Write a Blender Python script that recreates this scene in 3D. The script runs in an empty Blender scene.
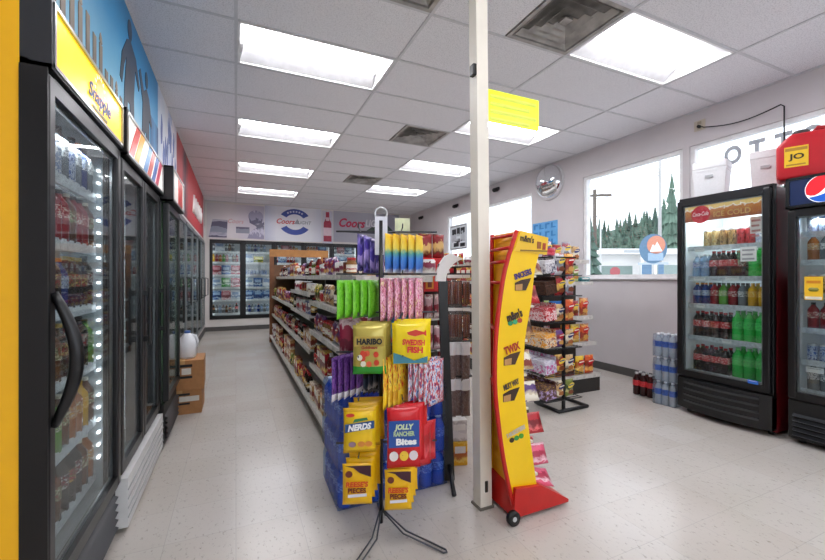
import bpy, bmesh, math, random
from mathutils import Vector, Matrix
RND = random.Random(11)
COL = bpy.context.scene.collection
PI = math.pi

# ------------------------------------------------------------------ materials
def s2l(c):
    return tuple((x/12.92 if x <= .04045 else ((x+.055)/1.055)**2.4) for x in c)
def hexc(h):
    return s2l(tuple(int(h[i:i+2], 16)/255 for i in (0, 2, 4)))
MATS = {}
def new_mat(name):
    m = bpy.data.materials.new(name); m.use_nodes = True
    nt = m.node_tree; nt.nodes.clear()
    out = nt.nodes.new('ShaderNodeOutputMaterial')
    return m, nt, out
def N(nt, kind, **kw):
    n = nt.nodes.new(kind)
    for k, v in kw.items():
        if k in n.inputs: n.inputs[k].default_value = v
        else: setattr(n, k, v)
    return n
def plain(h, rough=.5, metal=0, noise=.06, scale=14, bump=0, spec=.5):
    key = ('plain', h, rough, metal, noise, scale, bump, spec)
    if key in MATS: return MATS[key]
    m, nt, out = new_mat('surface_'+h)
    b = N(nt, 'ShaderNodeBsdfPrincipled', Roughness=rough, Metallic=metal)
    b.inputs['Specular IOR Level'].default_value = spec
    c = hexc(h)
    tc = N(nt, 'ShaderNodeTexCoord'); no = N(nt, 'ShaderNodeTexNoise', Scale=scale, Detail=3.0)
    nt.links.new(tc.outputs['Object'], no.inputs['Vector'])
    r = N(nt, 'ShaderNodeValToRGB')
    r.color_ramp.elements[0].position = .3; r.color_ramp.elements[1].position = .7
    r.color_ramp.elements[0].color = tuple(max(0, x*(1-noise)) for x in c)+(1,)
    r.color_ramp.elements[1].color = tuple(min(1, x*(1+noise)) for x in c)+(1,)
    nt.links.new(no.outputs['Fac'], r.inputs['Fac']); nt.links.new(r.outputs['Color'], b.inputs['Base Color'])
    if bump:
        bp = N(nt, 'ShaderNodeBump', Strength=bump, Distance=.01)
        nt.links.new(no.outputs['Fac'], bp.inputs['Height']); nt.links.new(bp.outputs['Normal'], b.inputs['Normal'])
    nt.links.new(b.outputs[0], out.inputs[0]); MATS[key] = m; return m
def emit(h, strength):
    key = ('emit', h, strength)
    if key in MATS: return MATS[key]
    m, nt, out = new_mat('glow_'+h)
    e = N(nt, 'ShaderNodeEmission', Strength=strength); e.inputs[0].default_value = hexc(h)+(1,)
    nt.links.new(e.outputs[0], out.inputs[0]); MATS[key] = m; return m
def lit(h, strength, rough=.3):
    key = ('lit', h, strength)
    if key in MATS: return MATS[key]
    m, nt, out = new_mat('self_lit_'+h)
    b = N(nt, 'ShaderNodeBsdfPrincipled', Roughness=rough)
    b.inputs['Base Color'].default_value = hexc(h)+(1,)
    b.inputs['Emission Color'].default_value = hexc(h)+(1,); b.inputs['Emission Strength'].default_value = strength
    nt.links.new(b.outputs[0], out.inputs[0]); MATS[key] = m; return m
def glass(name='clear_glass', tint='f2f7f6', refl=.9, base=.04, haze=0):
    key = ('glass', name)
    if key in MATS: return MATS[key]
    m, nt, out = new_mat(name)
    t = N(nt, 'ShaderNodeBsdfTransparent'); t.inputs[0].default_value = hexc(tint)+(1,)
    g = N(nt, 'ShaderNodeBsdfGlossy', Roughness=.02)
    lw = N(nt, 'ShaderNodeLayerWeight', Blend=.12)
    mu = N(nt, 'ShaderNodeMath', operation='MULTIPLY_ADD'); mu.inputs[1].default_value = refl; mu.inputs[2].default_value = base
    nt.links.new(lw.outputs['Fresnel'], mu.inputs[0])
    mx = N(nt, 'ShaderNodeMixShader')
    nt.links.new(mu.outputs[0], mx.inputs[0]); nt.links.new(t.outputs[0], mx.inputs[1]); nt.links.new(g.outputs[0], mx.inputs[2])
    last = mx
    if haze:
        d = N(nt, 'ShaderNodeBsdfDiffuse'); d.inputs[0].default_value = (.9, .93, .95, 1)
        m2 = N(nt, 'ShaderNodeMixShader'); m2.inputs[0].default_value = haze
        nt.links.new(mx.outputs[0], m2.inputs[1]); nt.links.new(d.outputs[0], m2.inputs[2]); last = m2
    nt.links.new(last.outputs[0], out.inputs[0]); MATS[key] = m; return m
def liquid(h, alpha=.75, rough=.12):
    """coloured clear plastic: partly see-through"""
    key = ('liquid', h, alpha)
    if key in MATS: return MATS[key]
    m, nt, out = new_mat('clear_plastic_'+h)
    b = N(nt, 'ShaderNodeBsdfPrincipled', Roughness=rough); b.inputs['Base Color'].default_value = hexc(h)+(1,)
    t = N(nt, 'ShaderNodeBsdfTransparent'); t.inputs[0].default_value = hexc(h)+(1,)
    mx = N(nt, 'ShaderNodeMixShader'); mx.inputs[0].default_value = alpha
    nt.links.new(t.outputs[0], mx.inputs[1]); nt.links.new(b.outputs[0], mx.inputs[2]); nt.links.new(mx.outputs[0], out.inputs[0])
    MATS[key] = m; return m
def pack(cols, scale=3.0, rough=.35):
    """printed wrapper: patches of the given colours, laid out differently on each item"""
    key = ('pack', tuple(cols), scale)
    if key in MATS: return MATS[key]
    m, nt, out = new_mat('printed_'+'_'.join(cols))
    b = N(nt, 'ShaderNodeBsdfPrincipled', Roughness=rough)
    tc = N(nt, 'ShaderNodeTexCoord'); oi = N(nt, 'ShaderNodeObjectInfo')
    mu = N(nt, 'ShaderNodeMath', operation='MULTIPLY'); mu.inputs[1].default_value = 40
    nt.links.new(oi.outputs['Random'], mu.inputs[0])
    no = N(nt, 'ShaderNodeTexNoise', noise_dimensions='4D', Scale=scale*(1.0 if scale >= 3 else 3.2), Detail=3.0, Roughness=.6)
    nt.links.new(tc.outputs['Generated'], no.inputs['Vector']); nt.links.new(mu.outputs[0], no.inputs['W'])
    fac = no.outputs['Fac']
    if scale >= 3:      # colour fields one above another with ragged edges, like a printed front
        sp = N(nt, 'ShaderNodeSeparateXYZ'); nt.links.new(tc.outputs['Generated'], sp.inputs[0])
        a = N(nt, 'ShaderNodeMath', operation='MULTIPLY_ADD'); a.inputs[1].default_value = .9; a.inputs[2].default_value = -.45
        nt.links.new(no.outputs['Fac'], a.inputs[0])
        b2 = N(nt, 'ShaderNodeMath', operation='MULTIPLY_ADD'); b2.inputs[1].default_value = 1.25
        nt.links.new(sp.outputs['Z'], b2.inputs[0]); nt.links.new(a.outputs[0], b2.inputs[2])
        c2 = N(nt, 'ShaderNodeMath', operation='MULTIPLY_ADD'); c2.inputs[1].default_value = .012
        nt.links.new(mu.outputs[0], c2.inputs[0]); nt.links.new(b2.outputs[0], c2.inputs[2])
        fr = N(nt, 'ShaderNodeMath', operation='FRACT'); nt.links.new(c2.outputs[0], fr.inputs[0]); fac = fr.outputs[0]
    r = N(nt, 'ShaderNodeValToRGB'); cr = r.color_ramp; cr.interpolation = 'EASE'
    pos = ({2: [.46, .56], 3: [.4, .5, .6], 4: [.36, .46, .55, .64]} if scale < 3 else {2: [.4, .5], 3: [.38, .45, .72], 4: [.3, .38, .55, .8]})[len(cols)]
    while len(cr.elements) < len(cols): cr.elements.new(.5)
    for e, p, c in zip(cr.elements, pos, cols): e.position = p
    for e, c in zip(cr.elements, cols): e.color = hexc(c)+(1,)
    nt.links.new(fac, r.inputs['Fac']); nt.links.new(r.outputs['Color'], b.inputs['Base Color'])
    nt.links.new(b.outputs[0], out.inputs[0]); MATS[key] = m; return m

# ------------------------------------------------------------------ mesh building
class MB:
    def __init__(s): s.v = []; s.f = []; s.m = []; s.s = []
    def add(s, vs, fs, m=0, sm=False, M=None):
        o = len(s.v)
        s.v += [tuple(M @ Vector(v)) if M is not None else tuple(v) for v in vs]
        for i, f in enumerate(fs):
            s.f.append([o+k for k in f]); s.m.append(m[i] if isinstance(m, list) else m); s.s.append(sm)
        return s
    def box(s, x0, x1, y0, y1, z0, z1, m=0, M=None, bev=0):
        if bev:
            bm = bmesh.new(); bmesh.ops.create_cube(bm, size=1)
            for v in bm.verts: v.co = Vector((x0+(v.co.x+.5)*(x1-x0), y0+(v.co.y+.5)*(y1-y0), z0+(v.co.z+.5)*(z1-z0)))
            bmesh.ops.bevel(bm, geom=bm.edges[:], offset=bev, segments=2, affect='EDGES', profile=.5)
            bm.verts.index_update()
            s.add([v.co[:] for v in bm.verts], [[v.index for v in f.verts] for f in bm.faces], m, False, M); bm.free(); return s
        vs = [(x0,y0,z0),(x1,y0,z0),(x1,y1,z0),(x0,y1,z0),(x0,y0,z1),(x1,y0,z1),(x1,y1,z1),(x0,y1,z1)]
        fs = [(0,3,2,1),(4,5,6,7),(0,1,5,4),(1,2,6,5),(2,3,7,6),(3,0,4,7)]
        return s.add(vs, fs, m, False, M)
    def lathe(s, prof, seg=14, m=0, cx=0, cy=0, cz=0, caps=True, M=None, sm=True):
        vs = []; fs = []; ms = []
        for r, z in prof:
            for k in range(seg):
                a = 2*PI*k/seg; vs.append((cx+r*math.cos(a), cy+r*math.sin(a), cz+z))
        for i in range(len(prof)-1):
            for k in range(seg):
                k2 = (k+1) % seg
                fs.append((i*seg+k, i*seg+k2, (i+1)*seg+k2, (i+1)*seg+k)); ms.append(m[i] if isinstance(m, list) else m)
        s.add(vs, fs, ms, sm, M)
        if caps:
            n = len(prof)
            o = len(s.v)-len(vs)
            s.f.append([o+k for k in range(seg)][::-1]); s.m.append(ms[0]); s.s.append(False)
            s.f.append([o+(n-1)*seg+k for k in range(seg)]); s.m.append(ms[-1]); s.s.append(False)
        return s
    def tube(s, pts, r, seg=8, m=0, closed=False, M=None):
        pts = [Vector(p) for p in pts]; n = len(pts); vs = []; fs = []
        up = None
        for i, p in enumerate(pts):
            a = pts[(i-1) % n] if (closed or i > 0) else p
            b = pts[(i+1) % n] if (closed or i < n-1) else p
            t = (b-a).normalized()
            if up is None: up = Vector((0,0,1)) if abs(t.z) < .9 else Vector((1,0,0))
            u = t.cross(up).normalized(); w = u.cross(t).normalized(); up = w
            rr = r[i] if isinstance(r, (list, tuple)) else r
            for k in range(seg):
                g = 2*PI*k/seg; vs.append(tuple(p+u*rr*math.cos(g)+w*rr*math.sin(g)))
        for i in range(n if closed else n-1):
            j = (i+1) % n
            for k in range(seg):
                k2 = (k+1) % seg; fs.append((i*seg+k, j*seg+k, j*seg+k2, i*seg+k2))
        if not closed: fs += [tuple(range(seg)), tuple((n-1)*seg+k for k in range(seg))[::-1]]
        return s.add(vs, fs, m, True, M)
    def prism(s, poly, ax, lo, hi, m=0, M=None):
        def P(a, b, c): return {'x': (c, a, b), 'y': (a, c, b), 'z': (a, b, c)}[ax]
        n = len(poly)
        vs = [P(a, b, lo) for a, b in poly]+[P(a, b, hi) for a, b in poly]
        fs = [tuple(range(n))[::-1], tuple(range(n, 2*n))]+[(i, (i+1) % n, n+(i+1) % n, n+i) for i in range(n)]
        return s.add(vs, fs, m, False, M)
    def strip(s, A, B, lo, hi, m=0):
        """ribbon between two polylines in the xz plane, thick along y"""
        n = len(A); vs = []
        for (ax, az), (bx, bz) in zip(A, B): vs += [(ax, lo, az), (bx, lo, bz), (ax, hi, az), (bx, hi, bz)]
        fs = []
        for i in range(n-1):
            a = 4*i; b = a+4
            fs += [(a, a+1, b+1, b), (a+2, b+2, b+3, a+3), (a, b, b+2, a+2), (a+1, a+3, b+3, b+1)]
        fs += [(0, 2, 3, 1), (4*n-4, 4*n-3, 4*n-1, 4*n-2)]
        return s.add(vs, fs, m)
    def bag(s, w, h, t, bands=((1, 0),), seal=.06, nu=7, nv=10, crimp=True, z0=0):
        """pillow pouch standing on z0, front to -y; bands = ((upper v, material), ...)"""
        vs = []; fs = []; ms = []
        for side in (-1, 1):
            for j in range(nv+1):
                v = j/nv
                e = min(v, 1-v)/seal
                f = 0 if e < .99 else math.sqrt(max(0, 1-((v-.5)/(.5-seal*.6))**4))
                for i in range(nu+1):
                    u = i/nu*2-1
                    th = t/2*f*(1-abs(u)**2.6)
                    vs.append((u*w/2*(1-.04*f), side*(th+.0008), z0+v*h))
        row = nu+1; tot = row*(nv+1)
        for sd in range(2):
            for j in range(nv):
                mm = next(m for up, m in bands if (j+.5)/nv <= up)
                for i in range(nu):
                    a = sd*tot+j*row+i; q = (a, a+1, a+row+1, a+row)
                    fs.append(q if sd == 0 else q[::-1]); ms.append(mm)
        for j in range(nv):
            for i in (0, nu):
                a = j*row+i; q = (a, a+row, tot+a+row, tot+a); fs.append(q if i == 0 else q[::-1]); ms.append(next(m for up, m in bands if (j+.5)/nv <= up))
        for j in (0, nv):
            for i in range(nu):
                a = j*row+i; q = (a, tot+a, tot+a+1, a+1); fs.append(q if j == 0 else q[::-1]); ms.append(bands[0][1] if j == 0 else bands[-1][1])
        return s.add(vs, fs, ms, True)
    def mesh(s, name, mats):
        me = bpy.data.meshes.new(name); me.from_pydata(s.v, [], s.f)
        for m in (mats if isinstance(mats, (list, tuple)) else [mats]): me.materials.append(m)
        me.polygons.foreach_set('material_index', s.m); me.polygons.foreach_set('use_smooth', s.s)
        bm = bmesh.new(); bm.from_mesh(me); bmesh.ops.recalc_face_normals(bm, faces=bm.faces[:]); bm.to_mesh(me); bm.free()
        me.update(); return me

def link(name, data, parent=None, loc=(0,0,0), rz=0, rot=None):
    o = bpy.data.objects.new(name, data); COL.objects.link(o)
    o.location = loc; o.rotation_euler = rot if rot else (0, 0, rz)
    if parent: o.parent = parent
    return o
def tag(o, label, cat, group=None):
    o['label'] = label; o['category'] = cat
    if not 4 <= len(label.split()) <= 16: print('LABEL', len(label.split()), label)
    if group: o['group'] = group
    return o
def thing(name, label, cat, loc=(0,0,0), rz=0, group=None):
    return tag(link(name, None, None, loc, rz), label, cat, group)
def part(name, mb, mats, parent, loc=(0,0,0), rz=0, rot=None, label=None):
    o = link(name, mb.mesh(name, mats) if isinstance(mb, MB) else mb, parent, loc, rz, rot)
    if label: o['label'] = label
    return o
def solo(name, mb, mats, label, cat, loc=(0,0,0), rz=0, group=None):
    return tag(link(name, mb.mesh(name, mats), None, loc, rz), label, cat, group)
def struct(name, mb, mats, parent=None, loc=(0,0,0)):
    o = link(name, mb.mesh(name, mats), parent, loc)
    if not parent: o['kind'] = 'structure'
    return o

TXT = {}
def text_mesh(s, w, h, mat, ext=.0008, shear=0, bold=0):
    """lettering standing in the xz plane, readable from -y, centred on the origin, w x h"""
    key = (s, round(w, 4), round(h, 4), mat.name, shear, bold)
    if key in TXT: return TXT[key]
    cu = bpy.data.curves.new('lettering', 'FONT'); cu.body = s; cu.align_x = 'CENTER'; cu.size = 1; cu.extrude = .001; cu.shear = shear; cu.offset = bold
    cu.resolution_u = 3
    o = bpy.data.objects.new('lettering', cu); COL.objects.link(o)
    dg = bpy.context.evaluated_depsgraph_get(); dg.update()
    me = bpy.data.meshes.new_from_object(o.evaluated_get(dg)); bpy.data.objects.remove(o)
    xs = [v.co.x for v in me.vertices]; ys = [v.co.y for v in me.vertices]
    cx, cy = (min(xs)+max(xs))/2, (min(ys)+max(ys))/2
    sx, sy = w/max(1e-5, max(xs)-min(xs)), h/max(1e-5, max(ys)-min(ys))
    for v in me.vertices:
        x, y, z = v.co; v.co = ((x-cx)*sx, -(ext if z > 0 else -ext), (y-cy)*sy)
    me.materials.clear(); me.materials.append(mat); me.update(); TXT[key] = me; return me
def words(s, w, h, mat, parent, loc, rot=None, shear=0, bold=0, label=None, name='lettering'):
    return part(name, text_mesh(s, w, h, mat, shear=shear, bold=bold), None, parent, loc, 0, rot, label)

ORD = ('first second third fourth fifth sixth seventh eighth ninth tenth eleventh twelfth thirteenth fourteenth fifteenth sixteenth '
       'seventeenth eighteenth nineteenth twentieth').split()
_T = {2: 'twenty', 3: 'thirty', 4: 'forty', 5: 'fifty', 6: 'sixty', 7: 'seventy', 8: 'eighty'}
_TH = {2: 'twentieth', 3: 'thirtieth', 4: 'fortieth', 5: 'fiftieth', 6: 'sixtieth', 7: 'seventieth', 8: 'eightieth'}
def nth(i):
    n = i+1
    if n <= 20: return ORD[n-1]
    return _TH[n//10] if n % 10 == 0 else _T[n//10]+'-'+ORD[n % 10-1]

# common surfaces
BLACK = plain('0e0e10', .35); BLACKM = plain('090a0b', .55); CHAR = plain('2b2d31', .4); DGREY = plain('5b5d60', .5)
WHITE = plain('e9e9ea', .4); OFFW = plain('dedbd2', .45); CHROME = plain('d8dadd', .12, 1, .02); STEEL = plain('b4b6b8', .3, .9)
RED = plain('c0141c', .35); DRED = plain('821822', .4); YEL = plain('f6c400', .4); BLUE = plain('1a3f9b', .4); LBLUE = plain('57a7e2', .5)
GREEN = plain('2f9b3a', .4); KRAFT = plain('a9774a', .75, 0, .08, 30); WOOD = plain('9a6a3c', .6, 0, .18, 9); PRICE = plain('dcdcda', .5, 0, .22, 60)
GLASS = glass(); DGLASS = glass('cooler_door_glass', 'eef3f3', .6, .04, .008); WGLASS = glass('window_glass', 'fafcff', .35, .02)
FILM = glass('shrink_film', 'd5e4fb', .6, .05, .015)
LEDM = emit('eef6ff', 2.6); PURPLE = plain('5b2a86', .35)
SILV = plain('c8c9cc', .3, .6)

# ------------------------------------------------------------------ the room
CEIL = 3.056; XR = 4.55; YB = 10.25; XL = -.66
def floor_mat():
    m, nt, out = new_mat('vinyl_floor_tile')
    b = N(nt, 'ShaderNodeBsdfPrincipled')
    tc = N(nt, 'ShaderNodeTexCoord')
    br = N(nt, 'ShaderNodeTexBrick', offset=0.0, squash=1.0, Scale=1.0)
    br.inputs['Brick Width'].default_value = .305; br.inputs['Row Height'].default_value = .305; br.inputs['Mortar Size'].default_value = .0016
    br.inputs['Color1'].default_value = hexc('cac5bf')+(1,); br.inputs['Color2'].default_value = hexc('c5beb6')+(1,); br.inputs['Mortar'].default_value = hexc('b8b3ad')+(1,)
    nt.links.new(tc.outputs['Object'], br.inputs['Vector'])
    mp1 = N(nt, 'ShaderNodeMapping'); mp1.inputs['Scale'].default_value = (1.0, .55, 1); mp1.inputs['Rotation'].default_value = (0, 0, .6); nt.links.new(tc.outputs['Object'], mp1.inputs['Vector'])
    n1 = N(nt, 'ShaderNodeTexNoise', Scale=52.0, Detail=6.0, Roughness=.75); nt.links.new(mp1.outputs[0], n1.inputs['Vector'])
    r1 = N(nt, 'ShaderNodeValToRGB'); r1.color_ramp.elements[0].position = .33; r1.color_ramp.elements[1].position = .43
    r1.color_ramp.elements[0].color = (.42, .40, .37, 1); r1.color_ramp.elements[1].color = (1, 1, 1, 1)
    nt.links.new(n1.outputs['Fac'], r1.inputs['Fac'])
    n2 = N(nt, 'ShaderNodeTexNoise', Scale=1.1, Detail=2.0); nt.links.new(tc.outputs['Object'], n2.inputs['Vector'])
    r2 = N(nt, 'ShaderNodeValToRGB'); r2.color_ramp.elements[0].position = .3; r2.color_ramp.elements[1].position = .65
    r2.color_ramp.elements[0].color = (.88, .86, .83, 1); r2.color_ramp.elements[1].color = (1, 1, 1, 1)
    nt.links.new(n2.outputs['Fac'], r2.inputs['Fac'])
    m1 = N(nt, 'ShaderNodeMixRGB', blend_type='MULTIPLY'); m1.inputs[0].default_value = .75
    m2 = N(nt, 'ShaderNodeMixRGB', blend_type='MULTIPLY'); m2.inputs[0].default_value = .9
    nt.links.new(br.outputs['Color'], m1.inputs[1]); nt.links.new(r1.outputs['Color'], m1.inputs[2])
    nt.links.new(m1.outputs[0], m2.inputs[1]); nt.links.new(r2.outputs['Color'], m2.inputs[2]); nt.links.new(m2.outputs[0], b.inputs['Base Color'])
    rr = N(nt, 'ShaderNodeMapRange'); rr.inputs['To Min'].default_value = .24; rr.inputs['To Max'].default_value = .2
    nt.links.new(n2.outputs['Fac'], rr.inputs['Value']); nt.links.new(rr.outputs[0], b.inputs['Roughness'])
    nt.links.new(b.outputs[0], out.inputs[0]); return m
def ceil_mat():
    m, nt, out = new_mat('acoustic_ceiling_tile')
    b = N(nt, 'ShaderNodeBsdfPrincipled', Roughness=.9)
    tc = N(nt, 'ShaderNodeTexCoord')
    n1 = N(nt, 'ShaderNodeTexNoise', Scale=110.0, Detail=4.0, Roughness=.8); nt.links.new(tc.outputs['Object'], n1.inputs['Vector'])
    r1 = N(nt, 'ShaderNodeValToRGB'); r1.color_ramp.elements[0].position = .38; r1.color_ramp.elements[1].position = .5
    r1.color_ramp.elements[0].color = hexc('cccbd0')+(1,); r1.color_ramp.elements[1].color = hexc('ebeaee')+(1,)
    nt.links.new(n1.outputs['Fac'], r1.inputs['Fac']); nt.links.new(r1.outputs['Color'], b.inputs['Base Color'])
    nt.links.new(b.outputs[0], out.inputs[0]); return m
FLOORM = floor_mat(); CEILM = ceil_mat()
WALLM = plain('d0cbcd', .7, 0, .03, 3); BACKW = plain('d9d4d0', .7, 0, .03, 3); BASEM = plain('4d4b49', .6)
YF = -2.2
struct('floor', MB().box(-1.4, XR+.15, YF, YB+.9, -.12, 0), FLOORM)

# ceiling panels: 0.61 m cells, left open where the light boxes and air vents sit
T = .61; GX0 = -1.22-T; GY0 = 2.39-9*T
LIGHTS = [(0, 3.0), (0, 4.83), (0, 6.66), (0, 8.49), (2.44, 1.78), (2.44, 3.61), (2.44, 5.44), (2.44, 7.27), (0, 1.17-T), (2.44, -.05-T)]
VENTS = [(1.83, 1.78), (1.83, 4.22), (1.83, 6.66), (.61, 1.78)]
hole = set()
def cell(x, y): return (round((x-GX0)/T), round((y-GY0)/T))
for x, y in LIGHTS: hole.add(cell(x, y)); hole.add((cell(x, y)[0]+1, cell(x, y)[1]))
for x, y in VENTS: hole.add(cell(x, y))
mb = MB()
for i in range(0, 11):
    for j in range(0, 22):
        if (i, j) in hole: continue
        x0, y0 = GX0+i*T, GY0+j*T; x1, y1 = min(x0+T, XR), min(y0+T, YB)
        x0 = max(x0, -1.4)
        if x1 <= x0 or y1 <= y0: continue
        mb.add([(x0, y0, CEIL), (x1, y0, CEIL), (x1, y1, CEIL), (x0, y1, CEIL)], [(0, 3, 2, 1)])
struct('ceiling', mb, CEILM)
mb = MB()
for i in range(0, 6):
    x = GX0+T+i*2*T
    if x < XR: mb.box(x-.011, x+.011, YF, YB, CEIL-.007, CEIL-.001)
for j in range(0, 22):
    y = GY0+j*T
    if YF < y < YB: mb.box(-1.4, XR, y-.011, y+.011, CEIL-.006, CEIL-.0015)
mb.box(XR-.02, XR, YF, YB, CEIL-.012, CEIL); mb.box(XL, XR, YB-.02, YB, CEIL-.012, CEIL)
struct('trim_1', mb, plain('cdcdd1', .5))

def ceiling_light(x, y, label):
    t = thing('ceiling_light', label, 'ceiling light', (x+T, y+T/2, CEIL), 0, 'fluorescent ceiling lights')
    w, d, h = 2*T-.024, T-.024, .085
    f = MB()
    for (x0, x1, y0, y1) in ((-w/2, w/2, -d/2, -d/2+.016), (-w/2, w/2, d/2-.016, d/2), (-w/2, -w/2+.016, -d/2, d/2), (w/2-.016, w/2, -d/2, d/2)):
        f.box(x0, x1, y0, y1, -.004, h)
    f.box(-w/2, w/2, -d/2, d/2, h, h+.01)
    part('housing', f, plain('f2f2f2', .5), t)
    r = MB()
    for sgn in (-1, 1):
        r.add([(-w/2+.016, sgn*(d/2-.016), .004), (w/2-.016, sgn*(d/2-.016), .004), (w/2-.05, sgn*.13, h-.004), (-w/2+.05, sgn*.13, h-.004)], [(0, 1, 2, 3)])
    part('reflector', r, plain('dcdcde', .5), t)
    part('diffuser', MB().box(-w/2+.05, w/2-.05, -.125, .125, h-.02, h-.006, bev=.004), emit('fbfaff', 13), t)
    return t
LL = ['large ceiling light nearest the camera above the left aisle', 'second ceiling light back along the left aisle', 'third ceiling light back along the left aisle',
      'farthest ceiling light above the left aisle', 'big ceiling light beside a dirty vent above the right coolers', 'ceiling light behind the hanging yellow notice',
      'ceiling light behind the white column, third back on the right side', 'farthest ceiling light in the right-hand row', 'ceiling light above the camera, out of frame', 'ceiling light behind the camera, out of frame']
for (x, y), l in zip(LIGHTS, LL): ceiling_light(x, y, l)
VENTM = plain('a5a19d', .7, 0, .35, 7); VENTD = plain('8a8682', .8, 0, .3, 9)
def vent(x, y, label):
    t = thing('air_vent', label, 'vent', (x+T/2, y+T/2, CEIL), 0, 'square ceiling air vents')
    f = MB(); a = T/2-.012
    for r0, r1, z0, z1 in ((a, a-.03, -.006, .03),):
        for (x0, x1, y0, y1) in ((-r0, r0, -r0, -r1), (-r0, r0, r1, r0), (-r0, -r1, -r1, r1), (r1, r0, -r1, r1)): f.box(x0, x1, y0, y1, z0, z1)
    f.box(-a, a, -a, a, .05, .06); part('frame', f, VENTM, t)
    lv = MB()
    for k in range(4):
        r = a-.045-k*.06; q = r-.04
        for s in range(4):
            M = Matrix.Rotation(s*PI/2, 4, 'Z')
            lv.add([(-r, -r, -.002), (r, -r, -.002), (q, -q, .035), (-q, -q, .035)], [(0, 1, 2, 3)], 0, False, M)
    lv.box(-.035, .035, -.035, .035, .01, .02)
    part('louver', lv, [VENTM], t); b = MB().box(-a+.03, a-.03, -a+.03, a-.03, .042, .046); part('backing', b, VENTD, t)
for (x, y), l in zip(VENTS, ['large dirty square vent beside the big right ceiling light', 'middle square ceiling vent left of the white column', 'farthest small square ceiling vent', 'dark vent cut off by the top edge near the column']): vent(x, y, l)

# right wall with three window openings
WIN = [(5.18, 8.09), (2.74, 4.12), (-.4, 2.67)]; WZ0, WZ1 = 1.25, 2.69
mb = MB(); mb.box(XR, XR+.15, YF, YB, 0, WZ0); mb.box(XR, XR+.15, YF, YB, WZ1, CEIL+.2)
ys = [YF]+[v for a, b in sorted(WIN) for v in (a, b)]+[YB]
for k in range(0, len(ys), 2): mb.box(XR, XR+.15, ys[k], ys[k+1], WZ0, WZ1)
struct('wall_right', mb, WALLM)
WF = plain('eceded', .4)
for k, (a, b) in enumerate(WIN):
    f = MB()
    for (y0, y1, z0, z1) in ((a, b, WZ0, WZ0+.04), (a, b, WZ1-.04, WZ1), (a, a+.045, WZ0+.04, WZ1-.04), (b-.045, b, WZ0+.04, WZ1-.04)): f.box(XR+.02, XR+.09, y0, y1, z0, z1)
    if k == 0: f.box(XR+.02, XR+.09, 6.98, 7.03, WZ0+.04, WZ1-.04)
    w = struct('window_%d' % (k+1), f, WF)
    part('pane', MB().box(XR+.05, XR+.056, a+.04, b-.04, WZ0+.03, WZ1-.03), WGLASS, w)
    part('sill', MB().box(XR-.03, XR+.1, a-.03, b+.03, WZ0-.025, WZ0-.001, bev=.005), WF, w)
struct('baseboard_right', MB().box(XR-.012, XR, YF, YB, 0, .1), BASEM)

# back wall with the opening of the reach-in coolers
BX0, BX1, BZ0, BZ1 = -.56, 3.0, .27, 2.15
mb = MB(); mb.box(XL-.74, XR+.15, YB, YB+.1, 0, BZ0); mb.box(XL-.74, XR+.15, YB, YB+.1, BZ1, CEIL+.2)
mb.box(XL-.74, BX0, YB, YB+.1, BZ0, BZ1); mb.box(BX1, XR+.15, YB, YB+.1, BZ0, BZ1)
struct('wall_back', mb, BACKW)
struct('baseboard_back', MB().box(XL, XR, YB-.012, YB, 0, .1), BASEM)
# left wall: plain wall behind the coolers, boxed-out upper wall, and the flush wall of the far glass doors
LX0, LX1 = 4.5, 9.9
mb = MB(); mb.box(-1.55, -1.4, YF, 4.1, 0, CEIL+.2); mb.box(-1.4, XL, 1.3, YB, 2.1, CEIL)
mb.box(-1.4, XL, 4.1, LX0, 0, 2.1); mb.box(-1.4, XL, LX1, YB, 0, 2.1); mb.box(XL-.08, XL, LX0, LX1, 0, .16); mb.box(-1.4, -1.3, LX0, LX1, 0, 2.1); mb.box(-1.3, XL, LX0, LX1, 2.07, 2.1)
struct('wall_left', mb, plain('cfcac6', .7, 0, .03, 3))
struct('baseboard_left', MB().box(XL, XL+.012, LX0-.4, YB, 0, .1), BASEM)
mb = MB(); mb.box(-1.55, XR+.15, YF-.1, YF, 0, .8); mb.box(-1.55, XR+.15, YF-.1, YF, 2.6, CEIL+.2); mb.box(-1.55, -.5, YF-.1, YF, .8, 2.6); mb.box(4.0, XR+.15, YF-.1, YF, .8, 2.6)
struct('wall_front', mb, WALLM)
f4 = MB(); f4.box(-.5, 4.0, YF-.08, YF-.02, .8, .85); f4.box(-.5, 4.0, YF-.08, YF-.02, 2.55, 2.6); f4.box(1.7, 1.75, YF-.08, YF-.02, .8, 2.6)
w4 = struct('window_4', f4, WF); part('pane', MB().box(-.5, 4.0, YF-.055, YF-.05, .82, 2.58), WGLASS, w4)  # unseen front window, put in for soft frontal fill light
struct('trim_2', MB().box(-1.4, XR, YF, YB, CEIL+.15, CEIL+.2), plain('8a8a8a', .8))

# white post in the middle of the shop
q_ = .036; cx_, cy_ = 1.232, 1.795; tx_ = cx_-.033
t = MB(); t.add([(cx_-q_, cy_-q_, 0), (cx_+q_, cy_-q_, 0), (cx_+q_, cy_+q_, 0), (cx_-q_, cy_+q_, 0), (tx_-q_, cy_-q_, CEIL), (tx_+q_, cy_-q_, CEIL), (tx_+q_, cy_+q_, CEIL), (tx_-q_, cy_+q_, CEIL)],
    [(0, 3, 2, 1), (4, 5, 6, 7), (0, 1, 5, 4), (1, 2, 6, 5), (2, 3, 7, 6), (3, 0, 4, 7)])
post = struct('column', t, plain('e6e0d2', .45, 0, .04, 6))
part('base_plate', MB().box(1.187, 1.275, 1.75, 1.84, 0, .012), plain('6c675e', .6), post)
part('hook', MB().box(1.15, 1.176, 1.76, 1.80, 2.33, 2.39, bev=.004), BLACK, post)
part('bolt', MB().box(1.222, 1.24, 1.753, 1.762, .09, .15, bev=.003), plain('3b3832', .6), post)
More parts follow.
